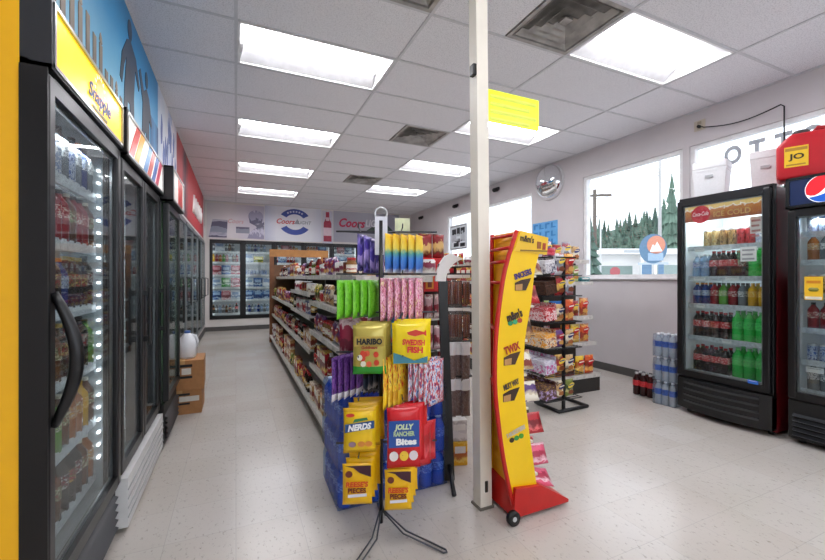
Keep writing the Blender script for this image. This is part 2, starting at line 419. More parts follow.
NEON = lit('dfee2a', .25)  # fluorescent paper, its brightness put in as a slight glow
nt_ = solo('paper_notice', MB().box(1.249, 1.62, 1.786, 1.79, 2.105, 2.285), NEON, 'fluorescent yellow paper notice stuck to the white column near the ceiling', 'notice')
for k in range(4):
    part('handwriting_line', MB().box(1.275, 1.60-.05*(k % 2), 1.784, 1.786, 2.24-.042*k, 2.26-.042*k), pack(['eef36a', 'cfdc28', 'e3ee50'], 9), nt_, label='pale handwritten line')

# ------------------------------------------------------------------ goods: one set of meshes per kind, shared by every copy
def spec(name, cat, desc, mb, mats, parts=(), size=(.1, .1, .1)):
    return dict(name=name, cat=cat, desc=desc, mesh=mb.mesh(name, mats), parts=[(n, m.mesh(n, mt) if isinstance(m, MB) else m, l) for n, m, mt, l in parts], size=size)
def spawn(sp, loc, rz, label, group=None, tilt=0, rot=None):
    o = link(sp['name'], sp['mesh'], None, loc, rz, rot if rot else ((tilt, 0, rz) if tilt else None))
    tag(o, label, sp['cat'], group)
    for n, m, l in sp['parts']:
        c = link(n, m, o)
        if l: c['label'] = l
    return o
def bottle(desc, r, h, liq, lab, cap, name='drink_bottle', alpha=.85, lab0=.42, lab1=.66, neck=.36, seg=12):
    p = [(r*.8, 0), (r, .03*h), (r, lab0*h), (r*.96, .5*h), (r, lab1*h), (r*.94, .74*h), (r*neck*1.3, .86*h), (r*neck, .91*h), (r*neck, .94*h)]
    b = MB().lathe(p, seg); c = MB().lathe([(r*neck*1.12, .925*h), (r*neck*1.12, h)], seg)
    l = MB().lathe([(r*1.015, lab0*h), (r*1.015, lab1*h)], seg, caps=False)
    return spec(name, 'bottle', desc, b, [liquid(liq, alpha)], [('cap', c, [plain(cap, .4)], None), ('label_band', l, [lab if not isinstance(lab, str) else plain(lab, .4)], None)], (2*r, 2*r, h))
def can(desc, r, h, m, name='drink_can', lid=SILV):
    b = MB().lathe([(r*.82, 0), (r, .06*h), (r, .9*h), (r*.86, .98*h), (r*.86, h)], 12, [1, 0, 1, 1])
    return spec(name, 'can', desc, b, [m, lid], (), (2*r, 2*r, h))
def carton(desc, w, d, h, m, name='carton', cat='box', lid=None):
    b = MB().box(-w/2, w/2, -d/2, d/2, 0, h, 0, bev=min(.004, w*.05))
    ps = []
    ps.append(('front_panel', MB().box(-w*.36, w*.36, -d/2-.0015, -d/2+.001, h*.52, h*.80), [plain(lid or 'f0ede4', .4)], None))
    return spec(name, cat, desc, b, [m], ps, (w, d, h))
def jar(desc, r, h, m, lid, name='glass_jar'):
    b = MB().lathe([(r*.9, 0), (r, .05*h), (r, .7*h), (r*.78, .82*h), (r*.78, .86*h)], 12)
    return spec(name, 'jar', desc, b, [m], [('lid', MB().lathe([(r*.84, .84*h), (r*.84, h)], 12), [plain(lid, .35)], None),
        ('label_band', MB().lathe([(r*1.02, .18*h), (r*1.02, .6*h)], 12, caps=False), [pack(['efe6d4', lid, 'f4f0e6'])], None)], (2*r, 2*r, h))
def cup(desc, r, h, m):
    b = MB().lathe([(r*.76, 0), (r*.98, .94*h), (r*1.04, .94*h), (r*1.04, h)], 14, [0, 1, 1])
    return spec('noodle_cup', 'cup', desc, b, [m, WHITE], (), (2.1*r, 2.1*r, h))
def pouch(desc, w, h, t, cols, bands=None, name='snack_bag', cat='bag'):
    b = MB().bag(w, h, t, bands or ((1, 0),), nu=5, nv=8); n = len(cols); q = RND.random()
    b.prism([(w*.36*math.cos(a)*(1 if math.cos(a) > 0 else .9), h*.66+h*.13*math.sin(a)+w*.1*math.cos(a)) for a in [2*PI*k/14 for k in range(14)]], 'y', -t/2-.0018, -t/2+.002, n)
    b.prism([(-w*.26, h*.64), (w*.26, h*.68), (w*.25, h*.74), (-w*.25, h*.70)], 'y', -t/2-.0028, -t/2, n+1)
    b.prism([(-w*.3, h*.2), (w*.1, h*.16), (w*.3, h*.28), (w*.05, h*.42), (-w*.24, h*.36)], 'y', -t/2-.0012, -t/2+.004, n+2)
    pal = [('efe7d2', 'a51d22', 'c58a3f'), ('f3d34a', '2a4a8a', '7a3d20'), ('c4202a', 'f6efe0', 'd9a455'), ('2c2f6a', 'f2e6c8', 'b06a34')][int(q*4)]
    return spec(name, cat, desc, b, list(cols)+[plain(c, .35) for c in pal], (), (w, t, h))
def packbox(desc, w, d, h, m, front):   # open-front candy box
    b = MB().box(-w/2, w/2, -d/2, d/2, 0, h*.55, 0); b.box(-w/2, w/2, d/2-.004, d/2, 0, h, 0)
    f = MB()
    n = max(3, int(w/.035))
    for k in range(n): f.box(-w/2+.006+k*(w-.012)/n, -w/2+.002+(k+1)*(w-.012)/n, -d/2+.004, d/2-.006, h*.5, h*.78, bev=.003)
    return spec('candy_box', 'candy box', desc, b, [m], [('bar', f, [front], 'row of wrapped bars')], (w, d, h))

S = {}
S['soup_red'] = can('red soup can', .034, .105, pack(['b3202a', 'f1ede2', 'b3202a']), 'food_can')
S['soup_green'] = can('green vegetable can', .034, .105, pack(['2f6d37', 'd9c24a', '2f6d37']), 'food_can')
S['can_brown'] = can('brown chili can', .037, .11, pack(['5b2f1c', 'b98a45', '7b1f1a']), 'food_can')
S['can_white'] = can('pale meat can', .037, .09, pack(['d9d4c8', '86564b', 'e8e4da']), 'food_can')
S['jar_sauce'] = jar('dark sauce jar', .036, .13, liquid('4a150c', .95), 'c7b07a')
S['jar_coffee'] = jar('brown coffee jar', .042, .15, liquid('3a2112', .97), '3b3a3a')
S['jar_pickle'] = jar('green pickle jar', .042, .15, liquid('5d6a20', .92), 'd9d6ca')
S['jar_peanut'] = jar('tan spread jar', .04, .13, liquid('9a6a38', .96), 'b3252b')
S['cup_noodle'] = cup('white and red noodle cup', .048, .11, pack(['efe9da', 'c3262b', 'dca43a']))
S['cup_green'] = cup('white green-banded noodle cup', .048, .11, pack(['efe9da', '4c8a46', 'caa24b']))
S['box_brown'] = carton('brown and white carton', .13, .07, .075, pack(['6d3b26', 'e4dccb', 'a2673e']))
S['box_red'] = carton('red cereal carton', .12, .06, .19, pack(['b6202b', 'f0d36a', '7b1724']))
S['box_pink'] = carton('pink pastry carton', .14, .07, .12, pack(['c7326b', 'f3d8de', '8d1f4b']))
S['box_tan'] = carton('tan cracker carton', .13, .06, .15, pack(['c79a63', 'f1e6cf', '8b3a26']))
S['box_blue'] = carton('blue cookie carton', .13, .06, .14, pack(['274a8e', 'dfe5f0', '6a2a55']))
S['box_white'] = carton('white and grey carton', .12, .07, .13, pack(['e6e4df', '9c9aa0', 'b53a3a']))
S['bag_snack'] = pouch('red and brown snack bag', .13, .17, .06, [pack(['a8222a', '5d2b1b', 'e0b24e'])])
S['bag_purple'] = pouch('purple snack bag', .12, .16, .055, [pack(['6a3f7b', 'd9cfe0', '8f2a4a'])])
S['bag_tan'] = pouch('tan nut bag', .12, .16, .055, [pack(['c9a26a', '5c3c26', 'e9dfc6'])])
S['bag_green'] = pouch('olive snack bag', .12, .16, .055, [pack(['7a8436', 'd8cf8c', '3e5226'])])
S['sauce'] = bottle('dark red sauce bottle', .032, .19, '5d130e', pack(['c9222a', 'f2e9d8', '7f1a18']), 'f0f0f0', 'sauce_bottle', .95, .2, .55, .4)
S['ketchup'] = bottle('brown steak sauce bottle', .03, .17, '2a120b', pack(['c9a24a', '2a120b', 'efe3c4']), 'b01f24', 'sauce_bottle', .95, .2, .55, .4)
S['tub'] = can('white plastic tub', .05, .11, pack(['eceae6', 'd3cfc8', '8a3550']), 'plastic_tub', WHITE)
SIDE = ['soup_red', 'soup_green', 'can_brown', 'can_white', 'jar_sauce', 'jar_coffee', 'jar_pickle', 'jar_peanut', 'cup_noodle', 'cup_green', 'box_brown', 'box_red',
        'box_pink', 'box_tan', 'box_blue', 'box_white', 'bag_snack', 'bag_purple', 'bag_tan', 'bag_green', 'sauce', 'ketchup', 'tub']
# drinks
S['cola'] = bottle('dark cola bottle', .036, .235, '20090a', pack(['c41622', 'd8343c', 'f3d5d2'], 2), 'c41622', alpha=.97)
S['cola2'] = bottle('black-capped cola bottle', .033, .22, '1a0c0c', pack(['a1141e', '2b1013', 'd8d2ce'], 2), '1a1a1a', alpha=.97)
S['lime'] = bottle('bright green bottle', .04, .26, '3cf068', pack(['22b843', '5af078', '1a9a36'], 2), '8fe89a', alpha=.6)
S['water'] = bottle('clear water bottle', .032, .21, 'cfe2f2', pack(['2f63b5', 'd9e6f5', '1b3f8c'], 2), 'f2f5f8', alpha=.35)
S['bluedrink'] = bottle('deep blue drink bottle', .034, .2, '163a86', pack(['1c54a8', 'd6dde8', '12306e'], 2), 'f08a1c', alpha=.85)
S['reddrink'] = bottle('red fruit drink bottle', .034, .2, '9d1420', pack(['efe6da', 'b41c28', '7d0f18'], 2), '1c1c1c', alpha=.85)
S['greendrink'] = bottle('light green drink bottle', .034, .2, '63a83a', pack(['d7e39a', '3f7d24', 'f0eede'], 2), '2c5a1f', alpha=.85)
S['yellowdrink'] = bottle('yellow drink bottle', .034, .2, 'f0b818', pack(['f6c92a', 'e8a010', 'fbe38a'], 2), 'e9b100', alpha=.85)
S['cleardrink'] = bottle('white-labelled clear bottle', .034, .2, '8d959c', pack(['f0f0f0', 'c7cbd0', '555a61'], 2), '2a2a2a', alpha=.6)
S['orange'] = bottle('amber juice bottle', .034, .2, 'b5651d', pack(['e8dcc2', '9a4a1c', 'd9a441'], 2), 'efefef', alpha=.8)
S['tea'] = bottle('brown tea bottle', .034, .2, '6b3a1c', pack(['d8cdb4', '4a6a2c', '98341f'], 2), 'e8e2d0', alpha=.85)
S['darkbeer'] = bottle('dark glass bottle', .033, .21, '1d1612', pack(['d4b566', '2c1c12', 'b5342a'], 2), 'c9a43c', alpha=.95)
S['goldcan'] = can('tall gold can', .031, .155, pack(['c9a14e', 'ead9a8', '8d6a2a'], 2))
S['browncan'] = can('tall brown can', .031, .155, pack(['8a5630', 'd9b26d', '4a2a18'], 2))
S['redcan'] = can('tall red can', .031, .155, pack(['b01d2c', 'e05a5f', '6d121c'], 2))
S['whitecan'] = can('pale silver can', .031, .13, pack(['cfd3da', '6c86b5', 'eef0f3'], 2))
S['bluecan'] = can('blue can', .031, .13, pack(['2a57a8', 'cfd9ea', '163a80'], 2))
S['caseblue'] = carton('blue drink case', .2, .2, .23, pack(['2f5f9e', 'c5d5e6', '1d3d74']), 'drink_case', 'drink case', lid='9fb8d6')
S['casewhite'] = carton('silver drink case', .2, .2, .23, pack(['c9ced6', '7b8fb3', 'e8ebef']), 'drink_case', 'drink case', lid='8fa3c4')
S['caseyellow'] = carton('yellow drink case', .22, .2, .16, pack(['e0c21c', 'f3e27a', '6b8a1c']), 'drink_case', 'drink case', lid='f6ec9a')
S['casegreen'] = carton('green drink case', .2, .2, .23, pack(['3f9a3c', 'cfe8c4', '1f6a2a']), 'drink_case', 'drink case', lid='c9e0b8')
S['casered'] = carton('pink and red drink case', .2, .2, .23, pack(['c0505e', 'eed3d3', '8b2434']), 'drink_case', 'drink case', lid='d99aa0')
S['priceless'] = carton('white price card', .10, .012, .10, plain('f2f0ee', .5), 'price_card', 'sign')

def row(keys, p0, direction, rz, desc_where, start='left', gap=.006, group=None, run=(1, 1), length=None, jitter=0, top=None):
    """stand goods one after another along a shelf; every label says where in the row"""
    x = 0; i = 0; out = []
    dv = Vector(direction).normalized(); k = None; left = 0
    while True:
        if length is None:
            if i >= len(keys): break
            k = keys[i]
        elif left <= 0:
            k = RND.choice([q for q in keys if q != k]); left = RND.randint(*run)
        left -= 1
        if k is None: x += .06; i += 1; continue
        w = S[k]['size'][0]
        if length is not None and x+w > length: break
        p = Vector(p0)+dv*(x+w/2)
        off = Vector((math.sin(rz), -math.cos(rz), 0))*(-S[k]['size'][1]/2 - (RND.uniform(0, jitter) if jitter else 0))
        out.append(spawn(S[k], tuple(p+off), rz+(RND.uniform(-.06, .06) if jitter else 0), f"{S[k]['desc']}, {nth(i)} from {start}, {desc_where}", group))
        if top and S[k]['size'][2]*2 < top and S[k]['cat'] in ('can', 'box', 'cup'):
            q = tuple(p+off+Vector((0, 0, S[k]['size'][2]+.001)))
            out.append(spawn(S[k], q, rz, f"{S[k]['desc']} on {nth(i)} item from {start}, {desc_where}", group))
        x += w+gap; i += 1
    return out

# ------------------------------------------------------------------ drink coolers: local frame has the front at y=0 facing -y
AGLASS = glass('first_door_glass', 'eef2f2', .28, .03, .01)
def cooler(name, label, loc, rz, W, D, H, doors, door_z, side, sign_z=None, shelves=(), liner='dfe4e8', led='left', handle='right', grille='black', door_t=.05, bulge=False, body_front=.09, ledm=None, group='upright glass-door coolers', inner_light=0, pane=None):
    t = thing(name, label, 'cooler', loc, rz, group)
    z0, z1 = door_z
    c = MB(); yb = body_front
    c.box(0, .03, yb, D, .03, H); c.box(W-.03, W, yb, D, .03, H); c.box(.03, W-.03, D-.03, D, .03, H)
    c.box(.03, W-.03, yb, D-.03, H-.03, H); c.box(.03, W-.03, yb, D-.03, .03, z0-.01)
    part('cabinet', c, side, t)
    ln = MB(); ln.box(.03, .035, yb, D-.03, z0-.01, H-.03); ln.box(W-.035, W-.03, yb, D-.03, z0-.01, H-.03); ln.box(.035, W-.035, D-.036, D-.03, z0-.01, H-.03)
    ln.box(.035, W-.035, yb, D-.036, z0-.011, z0-.004); ln.box(.035, W-.035, yb, D-.036, H-.036, H-.03)
    part('liner', ln, lit(liner, .04), t)  # faint glow put into the liner colour to lighten the interior
    fr = MB(); fr.box(0, .035, .045, yb, z0-.02, z1+.02, bev=.006); fr.box(W-.035, W, .045, yb, z0-.02, z1+.02, bev=.006); fr.box(0, W, .045, yb, z1-.005, z1+.03); fr.box(0, W, .045, yb, z0-.04, z0-.005)
    for k in range(1, doors): fr.box(W*k/doors-.02, W*k/doors+.02, .046, yb, z0, z1)
    part('front_frame', fr, BLACK, t)
    dw = W/doors
    for k in range(doors):
        x0, x1 = k*dw+.006, (k+1)*dw-.006; b = .05
        d = MB(); d.box(x0, x0+b, 0, .042, z0, z1, bev=.008); d.box(x1-b, x1, 0, .042, z0, z1, bev=.008); d.box(x0+b-.01, x1-b+.01, .002, .04, z1-b, z1); d.box(x0+b-.01, x1-b+.01, .002, .04, z0, z0+b)
        dd = part('door', d, BLACK, t)
        g = MB().box(x0+b-.002, x1-b+.002, .016, .02, z0+b-.002, z1-b+.002); part('pane', g, pane or DGLASS, dd)
        tr = MB()
        for (a0, a1, c0, c1) in ((x0+b, x0+b+.012, z0+b, z1-b), (x1-b-.012, x1-b, z0+b, z1-b), (x0+b, x1-b, z1-b-.012, z1-b), (x0+b, x1-b, z0+b, z0+b+.012)): tr.box(a0, a1, .021, .03, c0, c1)
        part('inner_trim', tr, STEEL, dd)
        if handle:
            hx = (x0+.026) if (handle == 'left' or (handle == 'pair' and k == 1)) else (x1-.026)
            zc = 1.02
            if handle == 'left':
                n = 12; pts = [(hx, -.002-.055*math.sin(PI*i/n), .80+.40*i/n) for i in range(n+1)]
                h = MB().tube(pts, [.012+.007*math.sin(PI*i/n) for i in range(n+1)], 8)
            else:
                h = MB().box(hx-.012, hx+.012, -.04, -.022, zc-.17, zc+.17, bev=.006); h.box(hx-.009, hx+.009, -.024, .002, zc-.15, zc-.12); h.box(hx-.009, hx+.009, -.024, .002, zc+.12, zc+.15)
            part('handle', h, BLACK, dd, label='black handle')
    for z in shelves:
        s = MB()
        for q in range(int((D-yb-.1)/.03)): s.box(.04, W-.04, yb+.04+q*.03, yb+.046+q*.03, z-.008, z)
        for q in range(5): s.box(.05+q*(W-.1)/4-.003, .05+q*(W-.1)/4+.003, yb+.03, D-.05, z-.014, z-.008)
        sh = part('shelf', s, plain('d6d9dc', .35), t)
        pr = MB().box(.04, W-.04, yb+.024, yb+.032, z-.03, z+.012); part('price_rail', pr, plain('ccd2d8', .4, 0, .25, 45), sh)
    if led:
        xs = {'left': [.05], 'right': [W-.05], 'both': [.05, W-.05]}[led]
        if doors == 2: xs = xs+[W/2]
        for x in xs:
            l = MB().box(x-.008, x+.008, yb+.012, yb+.022, z0+.06, z1-.06); part('light_strip', l, ledm or LEDM, t)
    g = MB(); gz1 = z0-.02
    if bulge:
        n = 10
        def fy(u): return .02-.06*(1-(2*u-1)**2)
        for k in range(n):
            u0, u1 = k/n, (k+1)/n
            g.add([(W*u0, fy(u0), .05), (W*u1, fy(u1), .05), (W*u1, fy(u1), gz1), (W*u0, fy(u0), gz1), (W*u0, yb, .05), (W*u1, yb, .05), (W*u1, yb, gz1), (W*u0, yb, gz1)],
                  [(0, 1, 2, 3), (4, 7, 6, 5), (0, 4, 5, 1), (3, 2, 6, 7)])
        gm = part('grille', g, BLACK, t); sl = MB()
        for z in (.11, .165, .22, .275):
            for k in range(1, n-1):
                u0, u1 = k/n, (k+1)/n
                sl.add([(W*u0, fy(u0)-.004, z), (W*u1, fy(u1)-.004, z), (W*u1, fy(u1)-.012, z+.022), (W*u0, fy(u0)-.012, z+.022), (W*u0, fy(u0)+.006, z+.024), (W*u1, fy(u1)+.006, z+.024)], [(0, 1, 2, 3), (3, 2, 5, 4)])
        part('slat', sl, CHAR, gm)
    else:
        g.box(0, W, .03, yb, .04, gz1); gm = part('grille', g, BLACKM, t); sl = MB()
        if grille == 'white':
            sl.box(.02, W-.02, -.02, .03, .03, gz1+.0); part('kick_panel', sl, plain('d9d9d8', .35), gm); s2 = MB()
            for k in range(4): s2.box(.02, W-.02, -.0235, -.02, .075+k*.045, .082+k*.045)
            part('slat', s2, plain('a9a9aa', .4), gm)
        else:
            for k in range(5): sl.add([(.03, .03, .06+k*.036), (W-.03, .03, .06+k*.036), (W-.03, .004, .07+k*.036), (.03, .004, .07+k*.036), (.03, .03, .085+k*.036), (W-.03, .03, .085+k*.036)], [(0, 1, 2, 3), (3, 2, 5, 4)])
            part('slat', sl, CHAR, gm)
    fm = MB().lathe([(.02, 0), (.02, .04)], 10).mesh('foot', [BLACKM])
    for x in (.05, W-.05):
        for y in (.12, D-.06): part('foot', fm, None, t, (x, y, 0))
    if inner_light:
        ld = bpy.data.lights.new('cooler_fill', 'AREA'); ld.shape = 'RECTANGLE'; ld.size = W-.2; ld.size_y = .1; ld.energy = inner_light; ld.color = (.93, .97, 1)  # area lamp without a fixture, added to brighten the goods inside
        lo = bpy.data.objects.new('lamp', ld); COL.objects.link(lo); lo.parent = t; lo.location = (W/2, yb+.06, z1-.06); lo.rotation_euler = (.5, 0, 0)
    return t
def header(t, W, z0, z1, mat, depth=.34, frame=BLACK, y0=-.015, back=.3, trim=None):
    """lit sign box above the doors"""
    f = MB(); f.box(0, W, y0, back, z1-.012, z1); f.box(0, W, y0, back, z0, z0+.014); f.box(0, .02, y0, back, z0, z1); f.box(W-.02, W, y0, back, z0, z1); f.box(.02, W-.02, y0+.02, back, z0+.014, z1-.012)
    h = part('sign_box', f, frame, t)
    p = MB().box(.02, W-.02, y0+.004, y0+.016, z0+.014, z1-.012); part('sign_face', p, mat, h)
    e = MB()
    for (a0, a1, c0, c1) in ((.012, W-.012, z1-.02, z1-.008), (.012, W-.012, z0+.008, z0+.02), (.012, .024, z0+.01, z1-.01), (W-.024, W-.012, z0+.01, z1-.01)): e.box(a0, a1, y0-.004, y0+.006, c0, c1)
    part('sign_trim', e, trim or STEEL, h); return h
def disc(r, seg=28, th=.002):
    return MB().prism([(r*math.cos(2*PI*k/seg), r*math.sin(2*PI*k/seg)) for k in range(seg)], 'y', -th, 0)
def loc2w(loc, rz, p):
    return tuple(Matrix.Translation(loc) @ Matrix.Rotation(rz, 4, 'Z') @ Vector(p))
def stock(loc, rz, W, z, keys, where, gap=.004, x0=.055, y=.13, group=None, rows=1, start='left'):
    x = x0
    idx = 0
    for i, k in enumerate(keys):
        if isinstance(k, float): x += k; continue
        w, d, h = S[k]['size']
        if x+w > W-.04: break
        for q in range(rows):
            p = loc2w(loc, rz, (x+w/2, y+d/2+q*(d+.006), z+.001))
            lab = f"{S[k]['desc']}, {nth(idx)} from {start}, {where}" if q == 0 else f"{S[k]['desc']} behind the {nth(idx)} one, {where}"
            spawn(S[k], p, rz+RND.uniform(-.3, .3)*(1 if d == w and S[k]['cat'] in ('bottle', 'can') else 0), lab, group or (S[k]['desc']+'s'))
        x += w+gap; idx += 1

RZL = PI/2; RZR = -PI/2
# left cooler 1: yellow sided
LA = (-.5, 1.48, 0)
YSIDE = plain('f9bb18', .35, 0, .02)
shA = (.35, .60, .86, 1.12, 1.38, 1.62)
A = cooler('glass_door_cooler', 'yellow-sided black cooler with bow handle nearest the camera on the left', LA, RZL, .80, .74, 2.06, 1, (.27, 1.85), YSIDE, shelves=shA, led=None, handle='left', inner_light=3.5, liner='8f979c', body_front=.064, pane=AGLASS)
hA = header(A, .80, 1.86, 2.07, lit('ffd21a', .45), frame=CHAR, y0=-.008, back=.064)
part('side_cap', MB().box(-.004, 0, .0, .064, .03, 1.86), BLACK, A)
sun = disc(.05, 20); s0 = part('sun_emblem', sun, lit('f7a21b', .4), hA, (.46, -.0045, 1.985))
rays = MB()
for k in range(14):
    a = 2*PI*k/14; M = Matrix.Rotation(-a, 4, 'Y')
    rays.add([(.052, -.001, -.008), (.052, -.001, .008), (.075, -.001, 0)], [(0, 1, 2)], 0, False, M)
part('sun_ray', rays, lit('fdf6dc', .5), s0)
words('Snapple', .27, .075, plain('1d3f94', .4), hA, (.46, -.007, 1.945), shear=.2, bold=.015, label='dark blue lettering')
part('small_print', MB().box(.37, .55, -.0065, -.0045, 1.893, 1.904), plain('7d7a3a', .4), hA)
led = MB().box(.735, .758, .07, .078, 0, .010).mesh('light_dot', [emit('f4f9ff', 5)])
for k in range(24): part('light_dot', led, None, A, (0, 0, .42+k*.057))
part('side_lamp', MB().box(.70, .72, .25, .31, .33, 1.8), lit('c8dbe2', .2), A)
pA = [['cola2', 'tea', 'orange', 'reddrink', 'tea', 'cola2', 'darkbeer'], ['orange', 'yellowdrink', 'tea', 'orange', 'greendrink', 'tea', 'orange'], ['reddrink', 'cola2', 'greendrink', 'cleardrink', 'tea', 'darkbeer', 'reddrink'],
      ['darkbeer', 'darkbeer', 'cola2', 'cleardrink', 'darkbeer', 'bluedrink', 'darkbeer'], ['reddrink', 'reddrink', 'tea', 'orange', 'reddrink', 'reddrink', 'tea'], ['cleardrink', 'bluedrink', 'cleardrink', 'reddrink', 'whitecan', 'cleardrink', 'bluecan']]
NAMES6 = ['bottom', 'second', 'third', 'fourth', 'fifth', 'top']
for z, ks, nm in zip(shA, pA, NAMES6): stock(LA, RZL, .80, z, (ks*2)[:11], f'{nm} shelf of yellow-sided cooler', rows=1, x0=.04, y=.085, start='near end')
def sticker(parent, x, z, w, h, m, lab, y=-.001, rows_=3, ink='a9a9ab'):
    st = part('sticker', MB().box(x-w/2, x+w/2, y-.0015, y, z-h/2, z+h/2), m, parent, label=lab)
    t_ = MB()
    for k in range(rows_): t_.box(x-w*.38, x+w*.38*(1-.25*(k % 2)), y-.0025, y-.0015, z+h*(.28-.3*k)-h*.07, z+h*(.28-.3*k)+h*.05)
    part('print', t_, plain(ink, .5), st); return st
for (x, z, w, h, c, ink) in ((.15, 1.60, .10, .10, 'f3ead9', 'd07a2a'), (.17, .56, .12, .035, 'f0c21a', '333333'), (.3, .58, .07, .035, 'efe9d5', '333333'), (.22, .40, .13, .05, 'f2f2f2', '555555'), (.5, .40, .05, .05, 'f2f2f2', 'c33333')):
    sticker(A, x, z, w, h, plain(c, .5), None, y=.1, rows_=2, ink=ink)

# left cooler 2: two doors, white kick panel, striped lit sign
LB = (-.5, 2.288, 0)
shB = (.36, .66, .95, 1.22, 1.48)
Bc = cooler('glass_door_cooler', 'two-door black cooler with striped lit sign and white kick panel', LB, RZL, 1.04, .74, 2.06, 2, (.29, 1.83), BLACK, shelves=shB, led='right', handle='right', grille='white', inner_light=1, liner='aab0b4')
hB = header(Bc, 1.04, 1.84, 2.07, lit('e9e4dc', .35), y0=-.02, back=.09)
for k, (c, a) in enumerate((('c8372f', .05), ('e0a02d', .16), ('f1efe9', .27), ('5b86b8', .38), ('b6473a', .49), ('3f5fa0', .62), ('c04f63', .74))):
    m_ = MB().prism([(a, 1.855), (a+.09, 1.855), (a+.27, 2.055), (a+.18, 2.055)], 'y', -.0185, -.0165); part('stripe', m_, lit(c, .25), hB)
for z, ks, nm in zip(shB, [['caseblue', 'cleardrink', 'water', 'caseblue', 'water', 'water'], ['bluedrink', 'cleardrink', 'water', 'bluedrink', 'darkbeer', 'cleardrink', 'water', 'bluedrink'], ['water', 'bluecan', 'bluecan', 'whitecan', 'whitecan', 'cleardrink', 'cleardrink', 'tea'],
                           ['caseyellow', 'bluecan', 'whitecan', 'caseyellow', 'water', 'cola2'], ['cleardrink', 'cleardrink', 'bluedrink', 'water', 'cleardrink', 'bluedrink', 'cleardrink']], NAMES6[:4]+['top']):
    stock(LB, RZL, 1.04, z, ks, f'{nm} shelf of striped-sign cooler', start='near end', x0=.07)

# left cooler 3: narrow with a green glow
LC = (-.45, 3.342, 0)
shC = (.42, .72, 1.02, 1.32)
Cc = cooler('glass_door_cooler', 'narrow black cooler with greenish light between striped cooler and cardboard boxes', LC, RZL, .66, .74, 2.06, 1, (.34, 1.80), BLACK, shelves=shC, led='both', handle='right', ledm=emit('c8ffce', 2), liner='cfe8cf')
hC = header(Cc, .66, 1.81, 2.07, lit('d8cfc8', .3), y0=-.03, back=.09)
part('stripe', MB().box(.3, .56, -.0285, -.0265, 1.84, 2.04), lit('b8372f', .2), hC)
for z, nm in zip(shC, ['bottom', 'second', 'third', 'top']):
    stock(LC, RZL, .66, z, RND.choices(['greendrink', 'cleardrink', 'yellowdrink', 'bluedrink'], k=7), f'{nm} shelf of green-lit cooler', start='near end')

# right cooler with the red disc
LD = (3.78, 2.335, 0); WD = .715
shD = (.385, .70, 1.0, 1.25, 1.525)
Dc = cooler('glass_door_cooler', 'black red-sided cooler with curved black base and foam chests on top', LD, RZR, WD, .72, 1.965, 1, (.345, 1.955), DRED, shelves=shD, led=None, handle=None, bulge=True, door_t=.05, inner_light=5, liner='d3d9dc')
def brand_panel():
    m, nt, out = new_mat('printed_ice_cold_strip')
    b = N(nt, 'ShaderNodeBsdfPrincipled', Roughness=.4); tc = N(nt, 'ShaderNodeTexCoord'); sp = N(nt, 'ShaderNodeSeparateXYZ')
    no = N(nt, 'ShaderNodeTexNoise', Scale=30.0, Detail=3.0); nt.links.new(tc.outputs['Object'], no.inputs['Vector']); nt.links.new(tc.outputs['Generated'], sp.inputs[0])
    ma = N(nt, 'ShaderNodeMath', operation='MULTIPLY_ADD'); ma.inputs[1].default_value = .5; nt.links.new(no.outputs['Fac'], ma.inputs[0]); nt.links.new(sp.outputs['Z'], ma.inputs[2])
    r = N(nt, 'ShaderNodeValToRGB')
    for e, p, c in zip([r.color_ramp.elements[0], r.color_ramp.elements[1], r.color_ramp.elements.new(.9), r.color_ramp.elements.new(1.0)], (.0, .65, .9, 1.15 if False else 1.0), ('7a1512', '8e2417', 'c07a32', 'ecc77a')): e.position = p; e.color = hexc(c)+(1,)
    nt.links.new(ma.outputs[0], r.inputs['Fac']); nt.links.new(r.outputs['Color'], b.inputs['Base Color']); nt.links.new(r.outputs['Color'], b.inputs['Emission Color']); b.inputs['Emission Strength'].default_value = .25
    nt.links.new(b.outputs[0], out.inputs[0]); return m
bp_ = part('top_strip', MB().box(.055, WD-.055, .024, .03, 1.755, 1.90), brand_panel(), Dc, label='brown and red strip with gold lettering')
dd_ = part('red_disc', disc(.078, 32), lit('c8101c', .2), bp_, (.20, .023, 1.815))
words('Coca-Cola', .13, .036, plain('f4e9e6', .4), dd_, (0, -.003, .005), shear=.25, bold=.01)
words('ICE COLD', .27, .045, plain('e0b45c', .4), bp_, (.44, .021, 1.80), bold=.01)
cD = [['cola', 'cola', 'cola', 'cola', .01, 'lime', 'lime', 'lime'], ['cola', 'cola', 'cola', 'cola', .01, 'lime', 'lime', 'lime'], ['bluedrink', 'bluedrink', 'reddrink', 'greendrink', 'reddrink', 'cleardrink', 'yellowdrink', 'yellowdrink'],
      ['water', 'water', 'cola', 'cola', 'cola', 'cola2', 'lime', 'lime'], [.09, 'goldcan', 'goldcan', 'browncan', 'browncan', 'redcan', 'redcan', 'whitecan']]
for z, ks, nm in zip(shD, cD, NAMES6[:4]+['top']): stock(LD, RZR, WD, z, ks, f'{nm} shelf of foam-chest-topped cooler', rows=2, x0=.06, y=.13)
for (x, z, w, h) in ((.14, 1.50, .08, .03), (.36, 1.50, .07, .03), (.14, 1.235, .1, .03), (.40, 1.24, .10, .035), (.15, .985, .07, .03), (.36, .69, .07, .03)):
    sticker(Dc, x, z, w, h, plain('f4f3f1', .5), None, y=.112, rows_=1)
sticker(Dc, .56, 1.44, .11, .12, plain('f2f1ef', .5), None, y=.02, rows_=3)
sticker(Dc, .57, 1.68, .08, .14, plain('efeceb', .5), None, y=.112, rows_=4, ink='c08a8a')
sticker(Dc, .6, .41, .07, .03, plain('2f6fd0', .5), None, y=-.001, rows_=1, ink='dfe7f5')

